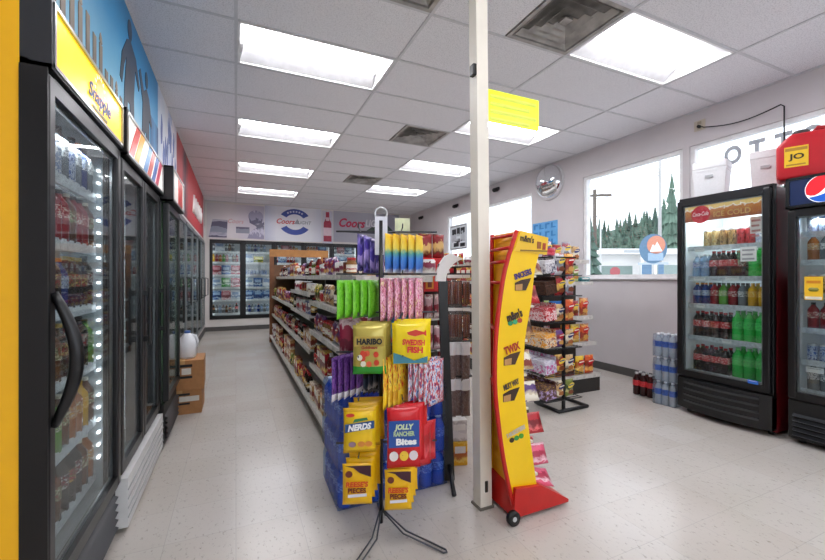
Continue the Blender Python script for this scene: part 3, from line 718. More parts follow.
# right cooler with the globe
LE = (3.80, 1.535, 0); WE = .70
shE = (.40, .62, .86, 1.12, 1.37, 1.58)
Ec = cooler('glass_door_cooler', 'black cooler with blue globe sign under the red fuel can', LE, RZR, WE, .72, 1.99, 1, (.345, 1.75), BLACK, shelves=shE, led=None, handle='right', inner_light=3, liner='c4cacd')
hE = header(Ec, WE, 1.765, 1.992, plain('0d2757', .35), frame=BLACK, trim=BLACK, y0=-.012, back=.09)
g0 = part('globe_emblem', disc(.1, 32), lit('f4f5f7', .4), hE, (.21, -.009, 1.882))
def half(sgn):
    r = .095; n = 18; p = []
    a0, a1 = (math.radians(28), math.radians(200)) if sgn > 0 else (math.radians(215), math.radians(372))
    for k in range(n+1):
        a = a0+(a1-a0)*k/n; p.append((r*math.cos(a), r*math.sin(a)))
    x0, z0 = p[-1]; x1, z1 = p[0]
    for k in range(1, 8):
        u = k/8; p.append((x0+(x1-x0)*u, z0+(z1-z0)*u+(-.018 if sgn > 0 else .0)*math.sin(2*PI*u)*(1)+(-.018 if sgn > 0 else -.02)*math.sin(PI*u)))
    return MB().prism(p, 'y', -.004, -.002)
part('globe_top', half(1), lit('d8202c', .35), g0); part('globe_bottom', half(-1), lit('1c56b8', .35), g0)
for z, ks, nm in zip(shE, [['cleardrink', 'cleardrink', 'bluedrink', 'bluedrink', 'darkbeer', 'cleardrink', 'water'], ['bluecan']*4+['redcan']*4, ['reddrink', 'reddrink', 'cola2', 'reddrink', 'cola2', 'reddrink', 'cola2', 'reddrink'],
                           ['redcan', 'browncan', 'redcan', 'redcan', 'browncan', 'redcan', 'redcan', 'redcan'], ['orange', 'cleardrink', 'orange', 'orange', 'cleardrink', 'orange', 'orange'], ['whitecan', 'bluecan', 'whitecan', 'whitecan', 'bluecan', 'whitecan', 'bluecan', 'whitecan']], NAMES6):
    stock(LE, RZR, WE, z, ks, f'{nm} shelf of fuel-can-topped cooler', rows=1, x0=.06)
st = sticker(Ec, .15, 1.17, .10, .17, plain('f2c32a', .5), 'yellow advert sticker', y=.012, rows_=1, ink='d8861c')
part('burger_print', MB().lathe([(.02, -.012), (.03, 0), (.022, .014)], 14, M=Matrix.Translation((.15, .009, 1.16)) @ Matrix.Scale(.1, 4, (0, 1, 0))), plain('7a7a2c', .5), st)
part('base_print', MB().box(.105, .195, .0085, .0095, 1.09, 1.11), plain('e8e3d5', .5), st)
sticker(Ec, .12, .56, .10, .04, plain('f2f2f2', .5), None, y=.112, rows_=1)

# ------------------------------------------------------------------ back wall reach-in coolers (five glass doors, two of them in full view)
DWB = .712
def reach_in(i):
    x0 = BX0+i*DWB
    t = thing('reach_in_cooler_door', ['black-framed glass cooler door at the far left of the back wall', 'black-framed glass cooler door second from left on the back wall',
        'black-framed back wall cooler door just behind the aisle shelving', 'black-framed back wall cooler door fourth from left, mostly hidden', 'black-framed back wall cooler door farthest right, mostly hidden'][i], 'cooler door', (x0, YB, 0), 0, 'glass cooler doors along the back wall')
    f = MB(); w = DWB
    f.box(0, .03, -.012, .06, BZ0, BZ1); f.box(w-.03, w, -.012, .06, BZ0, BZ1); f.box(0, w, -.012, .06, BZ1-.05, BZ1); f.box(0, w, -.012, .06, BZ0, BZ0+.05)
    part('frame', f, BLACK, t)
    d = MB(); a, b = .03, w-.03
    d.box(a, a+.035, -.03, 0, BZ0+.05, BZ1-.05); d.box(b-.035, b, -.03, 0, BZ0+.05, BZ1-.05); d.box(a, b, -.03, 0, BZ1-.09, BZ1-.05); d.box(a, b, -.03, 0, BZ0+.05, BZ0+.09)
    dd = part('door', d, BLACK, t); part('pane', MB().box(a+.03, b-.03, -.02, -.015, BZ0+.08, BZ1-.08), DGLASS, dd)
    part('handle', MB().box(b-.03, b-.01, -.06, -.03, .95, 1.3, bev=.005), BLACK, dd)
    c = MB(); c.box(0, w, .66, .68, BZ0, BZ1); c.box(0, w, .1, .68, BZ1-.01, BZ1); c.box(0, w, .1, .68, BZ0, BZ0+.01)
    if i == 0: c.box(0, .01, .06, .68, BZ0, BZ1)
    if i == 4: c.box(w-.01, w, .06, .68, BZ0, BZ1)
    part('liner', c, lit('b4babf', .08), t)  # liner is no lamp; a little light is put into its colour
    for z in BSH:
        s = part('shelf', MB().box(.01, w-.01, .12, .6, z-.02, z), plain('dfe2e4', .35), t)
        part('price_rail', MB().box(.01, w-.01, .11, .12, z-.035, z+.012), plain('e8e9ea', .4, 0, .2, 40), s)
    l = MB(); l.box(.035, .05, .07, .085, BZ0+.1, BZ1-.1); l.box(w-.05, w-.035, .07, .085, BZ0+.1, BZ1-.1); part('light_strip', l, emit('f2f8ff', 2.2), t)
BSH = (.40, .72, 1.02, 1.32, 1.62, 1.88)
for i in range(5): reach_in(i)
BK = {0: [['darkbeer', 'cleardrink', 'water', 'cleardrink', 'tea', 'darkbeer', 'cleardrink', 'cola'], ['caseblue', 'casered', 'casewhite'], ['casewhite', 'casegreen', 'casered'], ['casered', 'caseblue', 'casered'], ['yellowdrink', 'reddrink', 'orange', 'greendrink', 'reddrink', 'cleardrink', 'tea', 'reddrink'], ['cleardrink', 'casewhite', 'cleardrink', 'tea', 'cleardrink']],
      1: [['cleardrink', 'bluedrink', 'cleardrink', 'water', 'bluedrink', 'water', 'cleardrink', 'water'], ['caseblue', 'caseblue', 'caseblue'], ['casewhite', 'caseblue', 'casewhite'], ['bluecan', 'whitecan', 'bluecan', 'bluecan', 'whitecan', 'whitecan', 'bluecan', 'bluecan'], ['casewhite', 'caseyellow', 'caseyellow'], ['cleardrink', 'water', 'cleardrink', 'bluedrink', 'water', 'cleardrink', 'water']]}
for i in range(5):
    for q, z in enumerate(BSH):
        if i in BK: ks = BK[i][q]
        elif q >= 3: ks = RND.choices(['casered', 'caseblue', 'casewhite', 'orange', 'reddrink', 'cleardrink', 'water', 'browncan'], k=6)
        else: continue
        stock((BX0+i*DWB, YB, 0), 0, DWB, z, ks, f'{NAMES6[q]} shelf behind {["far-left", "second", "third", "fourth", "fifth"][i]} back-wall door', x0=.04, y=.14)
        if any('case' in k for k in ks if isinstance(k, str)) and i < 2 and q in (1, 2, 3):
            pass

# glass doors flush in the far left wall
LDW = .9
for i in range(6):
    y0 = LX0+i*LDW
    t = thing('walk_in_cooler_door', f'{nth(i)} grey-framed walk-in glass door from the near end of the far left wall', 'cooler door', (XL, y0, 0), RZL, 'walk-in glass doors along the left wall')
    f = MB(); f.box(0, .03, -.01, .08, .16, 2.07); f.box(LDW-.03, LDW, -.01, .08, .16, 2.07); f.box(0, LDW, -.01, .08, 2.03, 2.07); f.box(0, LDW, -.01, .08, .16, .2)
    part('frame', f, plain('3c3f42', .35, .4), t)
    d = MB(); d.box(.03, .06, -.03, 0, .2, 2.03); d.box(LDW-.06, LDW-.03, -.03, 0, .2, 2.03); d.box(.03, LDW-.03, -.03, 0, 1.99, 2.03); d.box(.03, LDW-.03, -.03, 0, .2, .24)
    dd = part('door', d, plain('8b9092', .3, .6), t); part('pane', MB().box(.055, LDW-.055, -.02, -.015, .235, 1.995), DGLASS, dd)
    part('handle', MB().tube([(LDW-.045, -.03, .85), (LDW-.045, -.09, .87), (LDW-.045, -.09, 1.23), (LDW-.045, -.03, 1.25)], .01, 6), BLACK, dd)
    for z in (.3, .75, 1.2, 1.6): part('shelf', MB().box(.02, LDW-.02, .12, .5, z-.02, z), plain('dfe2e4', .35), t)
    part('light_strip', MB().box(.03, .045, .09, .1, .3, 1.95), emit('e2ffe6', 2.5), t)
    for z, nm in zip((.3, .75, 1.2, 1.6), ('bottom', 'second', 'third', 'top')):
        if i > 3: continue
        stock((XL, y0, 0), RZL, LDW, z, RND.choices(['cleardrink', 'water', 'bluedrink', 'greendrink', 'whitecan'], k=4), f'{nm} shelf behind {nth(i)} walk-in door', start='near end', x0=.08, gap=.12)

# ------------------------------------------------------------------ murals on the boxed-out left wall (thin printed sheets)
def gradient(name, stops, axis='Z', noise=.15, scale=3, glow=0):
    m, nt, out = new_mat(name); b = N(nt, 'ShaderNodeBsdfPrincipled', Roughness=.5)
    tc = N(nt, 'ShaderNodeTexCoord'); sp = N(nt, 'ShaderNodeSeparateXYZ'); nt.links.new(tc.outputs['Generated'], sp.inputs[0])
    no = N(nt, 'ShaderNodeTexNoise', Scale=scale, Detail=4.0); nt.links.new(tc.outputs['Object'], no.inputs['Vector'])
    ma = N(nt, 'ShaderNodeMath', operation='MULTIPLY_ADD'); ma.inputs[1].default_value = noise*2; nt.links.new(no.outputs['Fac'], ma.inputs[0]); nt.links.new(sp.outputs[axis], ma.inputs[2])
    sb = N(nt, 'ShaderNodeMath', operation='SUBTRACT'); sb.inputs[1].default_value = noise; nt.links.new(ma.outputs[0], sb.inputs[0])
    r = N(nt, 'ShaderNodeValToRGB'); cr = r.color_ramp
    while len(cr.elements) < len(stops): cr.elements.new(.5)
    for e, (p, c) in zip(cr.elements, stops): e.position = p
    for e, (p, c) in zip(cr.elements, stops): e.color = hexc(c)+(1,)
    nt.links.new(sb.outputs[0], r.inputs['Fac']); nt.links.new(r.outputs['Color'], b.inputs['Base Color']); nt.links.new(b.outputs[0], out.inputs[0]); return m
# local frame of a left mural: x runs along the wall away from the camera, front to -y
def mural(label, y0, y1, z0, z1, m):
    return solo('wall_mural', MB().box(0, y1-y0, -.004, -.0005, z0, z1), m, label, 'mural', (XL, y0, 0), RZL)
m1 = mural('blue beach pier mural with dark figures above the first coolers', 1.4, 4.25, 2.12, CEIL-.02, gradient('printed_sky', [(0, 'c3dae0'), (.35, '6cb6d6'), (.7, '2f95cb'), (1, '2f86bd')], 'Z'))
pl = MB(); r_ = random.Random(5)
for k in range(15):
    x = .15+k*.1; h = .52-.02*k+r_.uniform(-.04, .05); pl.box(x, x+.05, -.007, -.004, 0+2.125, 2.125+max(.12, h))
    if k % 3 == 1: pl.lathe([(.001, 0), (.03, .02), (.02, .05), (.001, .07)], 8, M=Matrix.Translation((x+.025, -.0055, 2.12+max(.12, h))) @ Matrix.Scale(.05, 4, (0, 1, 0)))
part('pier_post', pl, gradient('printed_wood', [(0, '5d5248'), (.6, '8d7f6d'), (1, 'b5ab98')], 'Z', .3, 9), m1)
fig = MB()
fig.prism([(1.62, 2.13), (1.70, 2.13), (1.74, 2.42), (1.80, 2.42), (1.84, 2.13), (1.93, 2.13), (1.91, 2.50), (1.95, 2.72), (2.06, 2.62), (2.09, 2.66), (1.97, 2.81), (1.87, 2.84), (1.80, 2.86), (1.72, 2.82), (1.60, 2.68), (1.55, 2.50), (1.60, 2.48), (1.65, 2.62), (1.71, 2.70), (1.66, 2.50)], 'y', -.007, -.004)
fig.prism([(1.80+.055*math.cos(a*PI/8), 2.92+.07*math.sin(a*PI/8)) for a in range(16)], 'y', -.007, -.004)
fig.prism([(2.16, 2.13), (2.25, 2.13), (2.28, 2.40), (2.33, 2.40), (2.36, 2.13), (2.46, 2.13), (2.44, 2.55), (2.52, 2.5), (2.55, 2.54), (2.44, 2.72), (2.34, 2.76), (2.24, 2.70), (2.12, 2.82), (2.07, 2.78), (2.2, 2.6)], 'y', -.007, -.004)
fig.prism([(2.34+.05*math.cos(a*PI/8), 2.83+.065*math.sin(a*PI/8)) for a in range(16)], 'y', -.007, -.004)
part('silhouette', fig, gradient('printed_figures', [(0, '23364e'), (.5, '2a3440'), (1, '3b4d68')], 'Z', .4, 6), m1)
dk = MB(); dk.box(2.5, 2.85, -.006, -.004, 2.125, 2.62); part('surf_patch', dk, gradient('printed_surf', [(0, '2a5f93'), (.5, '4f93c4'), (1, '1f4a7a')], 'X', .4, 5), m1)
m2 = mural('white mural with blue and lilac shapes above the third cooler', 4.26, 5.5, 2.12, CEIL-.02, gradient('printed_ice', [(0, 'c9d3e2'), (.4, 'e6e6ea'), (.62, 'a9b8d6'), (.75, 'e9e4e6'), (1, 'c6c6d8')], 'X', .35, 6))
bl = MB()
for k in range(9):
    x = .15+k*.115; z = 2.3+r_.uniform(0, .4); bl.prism([(x, z), (x+.07, z+.03), (x+.09, z+.22), (x+.03, z+.3), (x-.02, z+.14)], 'y', -.006, -.004)
part('blue_shape', bl, plain('5a6fa8', .5, 0, .3), m2)
m3 = mural('red wall mural with white lettering over the walk-in doors', 5.51, 9.7, 2.12, CEIL-.02, gradient('printed_red', [(0, 'a33a3c'), (.12, 'b9434a'), (.2, '4a3a44'), (.3, 'b32f35'), (.6, 'c4333a'), (1, 'a82a30')], 'X', .08, 4))
# the white wave-shaped script on it is too blurred to read: flowing strokes
wv = MB()
for q, (x, w_) in enumerate(((1.9, .34), (2.25, .3), (2.58, .34), (2.95, .3), (3.28, .3))):
    wv.tube([(x, -.006, 2.34), (x+w_*.3, -.006, 2.62), (x+w_*.5, -.006, 2.36), (x+w_*.85, -.006, 2.56)], .035, 5, M=None)
part('white_script', wv, plain('ece8e4', .5), m3)

# back wall poster band
bw = solo('beer_banner', MB().box(-.62, .63, -.006, -.001, 2.19, 3.0), gradient('printed_grey', [(0, 'cfcacd'), (.4, 'dcd7da'), (.7, 'c9c3cf'), (1, 'b9b4c6')], 'X', .1, 4), 'pale banner with football players in helmets over the far-left back cooler doors', 'banner', (0, YB, 0))
hm = MB()
def ell(cx, cz, rx, rz_, n=18, a0=0, a1=2*PI): return [(cx+rx*math.cos(a0+(a1-a0)*k/n), cz+rz_*math.sin(a0+(a1-a0)*k/n)) for k in range(n+(0 if a1-a0 > 6 else 1))]
hm.prism(ell(.44, 2.74, .17, .15, 16, -.3, PI+.5)+[(.30, 2.58), (.42, 2.52), (.55, 2.5)], 'y', -.010, -.006)
hm.prism([(.25, 2.2), (.63, 2.2), (.63, 2.62), (.5, 2.5), (.38, 2.42), (.3, 2.34)], 'y', -.009, -.006)
part('player_print', hm, pack(['8f8ba6', 'c9c5d8', '4b4666'], 5), bw)
h2 = MB(); h2.prism([(.58, 2.6), (.40, 2.55), (.48, 2.46), (.62, 2.5)], 'y', -.012, -.010); h2.box(.0, .3, -.009, -.006, 2.32, 2.47); h2.prism([(-.58, 2.2), (-.2, 2.2), (-.18, 2.62), (-.5, 2.62)], 'y', -.009, -.006)
part('arm_print', h2, pack(['5f5b72', 'b6b1c2', '8a8f9f'], 5), bw)
words('Coors', .34, .1, plain('c98f93', .5), bw, (-.0, -.012, 2.60), shear=.3)
bc = solo('beer_banner', MB().box(.64, 2.03, -.006, -.001, 2.175, 3.03), gradient('printed_white', [(0, 'b9bcd0'), (.2, 'dfe0e8'), (.8, 'e4e5ec'), (1, 'cfd1de')], 'X', .05, 4), 'white banner with round blue arcs and red script, middle of back wall', 'banner', (0, YB, 0))
cxb, czb = 1.36, 2.66
def arc(r0, r1, a0, a1, n=16):
    return [(cxb+r0*math.cos(math.radians(a0+(a1-a0)*k/n)), czb+r0*.82*math.sin(math.radians(a0+(a1-a0)*k/n))) for k in range(n+1)]+[(cxb+r1*math.cos(math.radians(a1+(a0-a1)*k/n)), czb+r1*.82*math.sin(math.radians(a1+(a0-a1)*k/n))) for k in range(n+1)]
ar = MB(); ar.prism(arc(.24, .40, 32, 148), 'y', -.009, -.006); ar.prism(arc(.24, .40, 212, 328), 'y', -.009, -.006)
part('blue_arc', ar, plain('3b4f9c', .5), bc)
for a in range(122, 54, -13):
    q = math.radians(a); part('pale_dash', MB().box(-.02, .02, -.0015, 0, -.022, .022), plain('c3c9e4', .5), bc, (cxb+.32*math.cos(q), -.0092, czb+.262*math.sin(q)), rot=(0, -(q-PI/2), 0))
words('Coors', .44, .13, plain('c63a45', .5), bc, (cxb-.22, -.012, czb+.005), shear=.3, bold=.02)
words('LIGHT', .34, .085, plain('8d8f95', .5), bc, (cxb+.24, -.012, czb-.005), shear=.2, bold=.01)
part('peak_print', MB().prism([(cxb-.02, czb-.05), (cxb+.06, czb+.08), (cxb+.12, czb-.05)], 'y', -.0095, -.0065), plain('9a9ca6', .5), bc)
br_ = solo('beer_banner', MB().box(2.05, 2.32, -.006, -.001, 2.15, 3.0), plain('c9c8d4', .5), 'narrow banner strip printed with a tall red bottle', 'banner', (0, YB, 0))
bt = MB(); prof = [(.045, 2.97), (.045, 2.86), (.05, 2.80), (.10, 2.68), (.105, 2.2)]
bt.prism([(2.185+r, z) for r, z in prof]+[(2.185-r, z) for r, z in prof[::-1]], 'y', -.009, -.006); part('bottle_print', bt, plain('a52f4a', .4, 0, .25), br_)
part('label_print', MB().box(2.08, 2.29, -.011, -.009, 2.35, 2.56), plain('e3c9d4', .5), br_)
part('neck_print', MB().box(2.14, 2.23, -.011, -.009, 2.74, 2.83), plain('d9b9c5', .5), br_)
bd = solo('beer_banner', MB().box(2.34, 4.2, -.006, -.001, 2.2, 3.02), gradient('printed_dusk', [(0, 'a9a8b6'), (.5, 'b7b6c2'), (1, '9a9aa8')], 'X', .1, 4), 'grey banner with red and white script behind the hanging snack bags', 'banner', (0, YB, 0))
words('Coors', .72, .24, plain('c42e55', .5), bd, (2.85, -.012, 2.72), shear=.3, bold=.03)
words('LIGHT', .56, .20, plain('e6e6ea', .5), bd, (3.5, -.012, 2.74), shear=.2, bold=.02)
part('mountain_print', MB().prism([(3.2, 2.5), (3.45, 2.68), (3.62, 2.58), (3.85, 2.72), (4.1, 2.5)], 'y', -.009, -.006), plain('47584f', .5), bd)
words('BEER', .5, .07, plain('50525c', .5), bd, (2.9, -.012, 2.5)) if False else None
part('dark_line', MB().box(2.55, 3.5, -.009, -.006, 2.46, 2.50), plain('4d5160', .5), bd)

# ------------------------------------------------------------------ small things on the right wall
t = thing('convex_mirror', 'silver half-dome security mirror high on the wall between windows', 'mirror', (XR, 4.75, 2.76), RZR)
R0 = .27; prof = [(R0*math.sin(a), R0*.75*math.cos(a)) for a in [PI/2*k/10 for k in range(11)]][::-1]
Md = Matrix.Rotation(PI/2, 4, 'X')
part('dome', MB().lathe([(max(r, .001), z) for r, z in prof], 28, M=Md), plain('e9eaec', .04, 1, .01), t)
part('rim', MB().tube([(R0*math.cos(2*PI*k/28), -.012, R0*math.sin(2*PI*k/28)) for k in range(28)], .014, 6, closed=True), plain('d2d3d5', .4), t)
ot = thing('wall_outlet', 'beige double power socket high on the right wall', 'outlet', (XR, 2.56, 2.885), RZR)
part('cover_plate', MB().box(-.055, .055, -.012, -.001, -.055, .055, bev=.004), plain('c8bfae', .5), ot)
k_ = MB(); k_.box(-.02, .02, -.014, -.011, .012, .04); k_.box(-.02, .02, -.014, -.011, -.04, -.012); part('socket', k_, plain('a59b88', .5), ot)
def sag(p, q, n, d): return [tuple(Vector(p).lerp(Vector(q), i/n)+Vector((0, 0, -d*math.sin(PI*i/n)))) for i in range(n+1)]
cord = MB().tube([(XR-.03, 2.55, 2.87)]+sag((XR-.04, 2.5, 2.84), (XR-.04, 1.86, 2.82), 10, .05)+[(XR-.03, 1.84, 2.8), (XR-.03, 1.84, 2.4), (XR-.04, 1.83, 1.99)], .006, 6)
cord.lathe([(.016, 0), (.016, .03)], 8, M=Matrix.Translation((XR-.015, 2.555, 2.868)) @ Matrix.Rotation(-PI/2, 4, 'Y'))
solo('power_cable', cord, BLACKM, 'thin dark power cable running from the wall socket to the coolers', 'cord')
for (y, z, l) in ((7.6, 2.86, 'small dark camera on the right wall above the far window'), (6.1, 2.92, 'small dark camera on the right wall left of the mirror'), (9.4, 2.85, 'black dome camera in the far right corner under the ceiling')):
    c = thing('security_camera', l, 'camera', (XR, y, z), RZR); part('mount', MB().box(-.03, .03, -.03, -.001, .0, .05), CHAR, c)
    part('lens_housing', MB().lathe([(.03, 0), (.04, .02), (.04, .09), (.03, .11)], 12, M=Matrix.Translation((0, -.02, .01)) @ Matrix.Rotation(PI/2+.3, 4, 'X')), BLACKM, c)
# letters stuck on the near window, reading the right way from outside
lo = thing('window_lettering', 'grey block letters stuck on the near window above the coolers', 'lettering', (XR-.003, 1.865, 2.485), PI/2)
for k, ch in enumerate('LOTTO'):
    words(ch, .13 if ch != 'O' else .155, .19, plain('b4bcc4', .5), lo, ((k-2)*.2, -.02, 0), bold=.04, name='letter')
# signs in the far window and on the wall
sg = solo('window_sign', MB().box(-.36, .36, -.012, -.004, 1.88, 2.44), plain('d6dbe0', .5), 'white window sign with black blocky artwork in the far window', 'sign', (XR-.005, 7.55, 0), RZR)
bb = MB(); r_ = random.Random(8)
for (x, z, w, h) in ((-.27, 2.06, .18, .29), (-.06, 2.18, .13, .19), (.10, 2.06, .17, .30), (-.2, 1.95, .22, .09), (.08, 1.94, .2, .08), (-.08, 2.04, .15, .09)): bb.box(x, x+w, -.014, -.012, z, z+h)
part('black_print', bb, pack(['1b1d20', '2a2c30', 'b9bec4'], 4), sg)
fr = MB(); fr.tube([(-.33, -.012, 1.91), (.33, -.012, 1.91), (.33, -.012, 2.41), (-.33, -.012, 2.41)], .008, 5, closed=True); part('border', fr, BLACK, sg)
bp = thing('wall_poster', 'light blue lettered poster on the wall behind the yellow candy display', 'poster', (XR, 4.88, 0), RZR)
part('paper', MB().box(-.28, .28, -.004, -.001, 1.70, 2.15), plain('5ea6dd', .5, 0, .12, 9), bp)
l_ = MB(); r_ = random.Random(2)
for row_ in range(3):
    for k in range(4): x = -.25+k*.13; z = 2.04-row_*.13; l_.box(x, x+.04, -.006, -.004, z, z+.085); l_.box(x, x+.1, -.006, -.004, z+(.0 if k % 2 else .06), z+(.02 if k % 2 else .085))
part('blue_print', l_, plain('2f7fc2', .5), bp)

# ------------------------------------------------------------------ on top of the right coolers
def foam_chest(loc, rz, label, w=.30, d=.27, h=.30):
    t = thing('foam_chest', label, 'foam cooler', loc, rz, 'white foam chests on the cooler'); m = plain('e7e8ea', .7, 0, .03, 60)
    b = MB(); a = .86
    def ring(s, z): return [(-w/2*s, -d/2*s, z), (w/2*s, -d/2*s, z), (w/2*s, d/2*s, z), (-w/2*s, d/2*s, z)]
    b.add(ring(a, 0)+ring(.97, h*.74)+ring(1.0, h*.74)+ring(1.0, h*.80), [(0, 3, 2, 1)]+[(4*q+k, 4*q+(k+1) % 4, 4*q+4+(k+1) % 4, 4*q+4+k) for q in range(3) for k in range(4)]+[(12, 13, 14, 15)])
    part('body', b, m, t); l = MB().box(-w/2*1.03, w/2*1.03, -d/2*1.03, d/2*1.03, h*.80, h, bev=.01); l.box(-w*.3, w*.3, -d*.3, d*.3, h, h+.008, bev=.003); part('lid', l, m, t)
    part('recess', MB().box(-.03, .03, -d/2*1.02-.002, -d/2*1.02+.01, h*.55, h*.62), plain('b5b6b9', .7), t)
foam_chest((3.98, 2.14, 1.967), RZR+.3, 'white foam chest with lid on the cooler, nearer the big window', .25, .22, .33); foam_chest((4.08, 1.775, 1.967), RZR+.3, 'narrower white foam chest beside the red fuel can', .2, .18, .34)
gc = thing('fuel_can', 'red plastic fuel can with yellow label on top of the right cooler', 'fuel can', (3.97, 1.45, 1.993), RZR+.4)
gc.scale = (1, 1, 1.1)
g = MB(); P = [(-.19, 0), (.19, 0), (.2, .03), (.2, .22), (.13, .29), (.07, .31), (-.12, .31), (-.2, .235), (-.2, .03)]
bm = bmesh.new(); n = len(P)
vs = [bm.verts.new((x, -.11, z)) for x, z in P]+[bm.verts.new((x, .11, z)) for x, z in P]
bm.faces.new(vs[:n][::-1]); bm.faces.new(vs[n:]); [bm.faces.new((vs[i], vs[(i+1) % n], vs[n+(i+1) % n], vs[n+i])) for i in range(n)]
bmesh.ops.recalc_face_normals(bm, faces=bm.faces[:]); bmesh.ops.bevel(bm, geom=bm.edges[:], offset=.022, segments=3, affect='EDGES', profile=.5); bm.verts.index_update()
g.add([v.co[:] for v in bm.verts], [[v.index for v in f.verts] for f in bm.faces], 0, True); bm.free()
part('tank', g, plain('c21a26', .38), gc)
part('cap', MB().lathe([(.05, .30), (.05, .335), (.04, .345)], 16, cx=-.06), plain('3b3434', .5), gc)
part('handle', MB().tube([(.0, 0, .31), (.03, 0, .345), (.12, 0, .335), (.155, 0, .27)], .016, 8), plain('a8141e', .4), gc)
lb = part('label_sheet', MB().box(-.155, -.025, -.1125, -.1095, .08, .22), plain('f0c52a', .45), gc, label='yellow label')
words('JO', .085, .05, plain('3a2c18', .5), lb, (-.09, -.114, .145), bold=.03)
part('band_print', MB().box(-.15, -.03, -.1135, -.1125, .19, .21), plain('b5832a', .5), lb); part('line_print', MB().box(-.145, -.04, -.1135, -.1125, .09, .1), plain('b5832a', .5), lb)

# ------------------------------------------------------------------ outside: forecourt, hill, trees, poles, low building
struct('ground', MB().box(XR+.15, 260, -60, 200, -.6, -.25), plain('b9b9b8', .9, 0, .1, .3))
hp = []; fsx = []
hv = []
ridge = [(-90, 4), (-40, 8), (0, 13), (30, 20), (60, 27), (95, 34), (130, 38), (180, 36)]
for x, z in ridge:  # runs roughly along the view through the middle window
    hv.append((x, z))
dirx, diry = math.cos(math.radians(-42)), math.sin(math.radians(-42))
C0 = Vector((92, 72, -.3))
hb = MB(); vs = []
for s_, z in hv:
    p = C0+Vector((dirx, diry, 0))*(s_*.9-20); q = Vector((.79, .61, 0))
    vs += [tuple(p), tuple(p+q*14+Vector((0, 0, z*.5))), tuple(p+q*32+Vector((0, 0, z))), tuple(p+q*80+Vector((0, 0, z*1.1)))]
nn = len(hv)
hb.add(vs, [(4*i+k, 4*i+4+k, 4*i+5+k, 4*i+1+k) for i in range(nn-1) for k in range(3)], 0, True)
hill = struct('hill', hb, plain('4e6356', .95, 0, .5, .45))
TREEM = [plain('53695f', .95, 0, .4, 6), plain('637a6c', .95, 0, .4, 6), plain('5a7264', .95, 0, .4, 6)]  # greens lightened and greyed, distant haze mixed into the colour
def conifer_mesh(seed, m):
    r = random.Random(seed); b = MB(); H = 1.0
    for k in range(9):
        z0 = .12+k*.095; rad = .21*(1-k/9.4)+.015; n = 9; vs = [(0, 0, z0+.17)]; fs = []
        for i in range(2*n):
            a = PI*i/n; q = rad*(1 if i % 2 == 0 else .62)*r.uniform(.8, 1.15); vs.append((q*math.cos(a), q*math.sin(a), z0-.03*r.random()))
        for i in range(2*n): fs.append((0, 1+i, 1+(i+1) % (2*n)))
        b.add(vs, fs, 0)
    return b.mesh('foliage', [m])
TRUNK = MB().lathe([(.022, 0), (.012, .6), (.003, .95)], 6).mesh('trunk', [plain('7a6c60', .9)])
CON = [conifer_mesh(k, TREEM[k % 3]) for k in range(3)]
def tree(x, y, z, h, k, label, w=1.0, group='conifers on the hill across the road'):
    o = tag(link('conifer_tree', CON[k % 3], None, (x, y, z), k*1.3), label, 'tree', group); o.scale = (h*w, h*w, h); link('trunk', TRUNK, o)
r_ = random.Random(21); SEEN = []
for i in range(3000):
    s_ = r_.uniform(-60, 95); q = r_.uniform(2, 32); zr = [a for a in ridge]
    zz = next((z0+(z1-z0)*(s_-x0)/(x1-x0) for (x0, z0), (x1, z1) in zip(ridge, ridge[1:]) if x0 <= s_ <= x1), 20)
    p = C0+Vector((dirx, diry, 0))*(s_*.9-20)+Vector((.79, .61, 0))*q
    dd__ = p.x*.4115+p.y*.9114; aa__ = (p.x*.9114-p.y*.4115)/dd__
    if not .4 < aa__ < .78: continue
    if any((p.x-a)**2+(p.y-b_)**2 < 2.3**2 for a, b_ in SEEN) or len(SEEN) > 215: continue
    SEEN.append((p.x, p.y))
    z = zz*(.5*q/14 if q <= 14 else .5+.5*(q-14)/18)-.5
    tree(p.x, p.y, z, r_.uniform(3.6, 7.2), i, 'hazy green conifer on the wooded hill across the road', .95)
tree(63, 39.6, -.3, 17.5, 1, 'tall thin conifer rising above the hill beside the tallest pole', .62, None)
tree(67, 43.5, -.3, 13.5, 2, 'shorter conifer left of the tall thin conifer', .8, None)
tree(23, 20.3, -.3, 6.2, 0, 'narrow dark conifer beside the near utility pole', .9, None)
PM = plain('5e564f', .8)
def pole(x, y, h, label, arm=None, r=.12, m=PM, lamp=False):
    t = thing('utility_pole' if not lamp else 'lamp_post', label, 'pole', (x, y, -.26))
    part('shaft', MB().lathe([(r, 0), (r*.75, h)], 10), m, t)
    if arm: part('crossarm', MB().box(-arm, arm, -.06, .06, h-.55, h-.38), m, t, rz=-.6)
    if lamp: part('lamp_arm', MB().tube([(0, 0, h), (-.1, .1, h+.15), (-.8, .7, h+.2)], .05, 6), m, t)
pole(25.1, 21.6, 8.3, 'wooden utility pole with crossarm, seen through the middle window', 1.2, .17); pole(34.6, 22.8, 15, 'tallest grey utility pole behind the blue roadside sign', None, .16, plain('a9a9a8', .7)); pole(30.5, 25.6, 7, 'thin pale lamp post right of the wooden pole', None, .08, plain('bfc2c4', .6), True)
wr = MB()
for z in (7.6, 7.3, 7.9): wr.tube(sag((24.5, 22.4, z), (34.6, 22.8, z+3.2), 6, .5)+sag((34.6, 22.8, z+3.2), (60, 8, z+5), 6, .8)[1:], .02, 4)
solo('power_line', wr, plain('6f7377', .7), 'thin overhead power lines strung between the roadside poles', 'power line')
bld = thing('low_building', 'long low pale building across the road', 'building', (42.5, 30.2, -.26), math.atan2(27.9-32.2, 47.6-38))
b = MB().box(-7, 10, 0, 8, 0, 4.2); part('wall', b, plain('d8d8d6', .8), bld)
part('roof', MB().box(-7.5, 10.5, -1.2, 8.5, 4.2, 4.8), plain('e6e6e6', .7), bld)
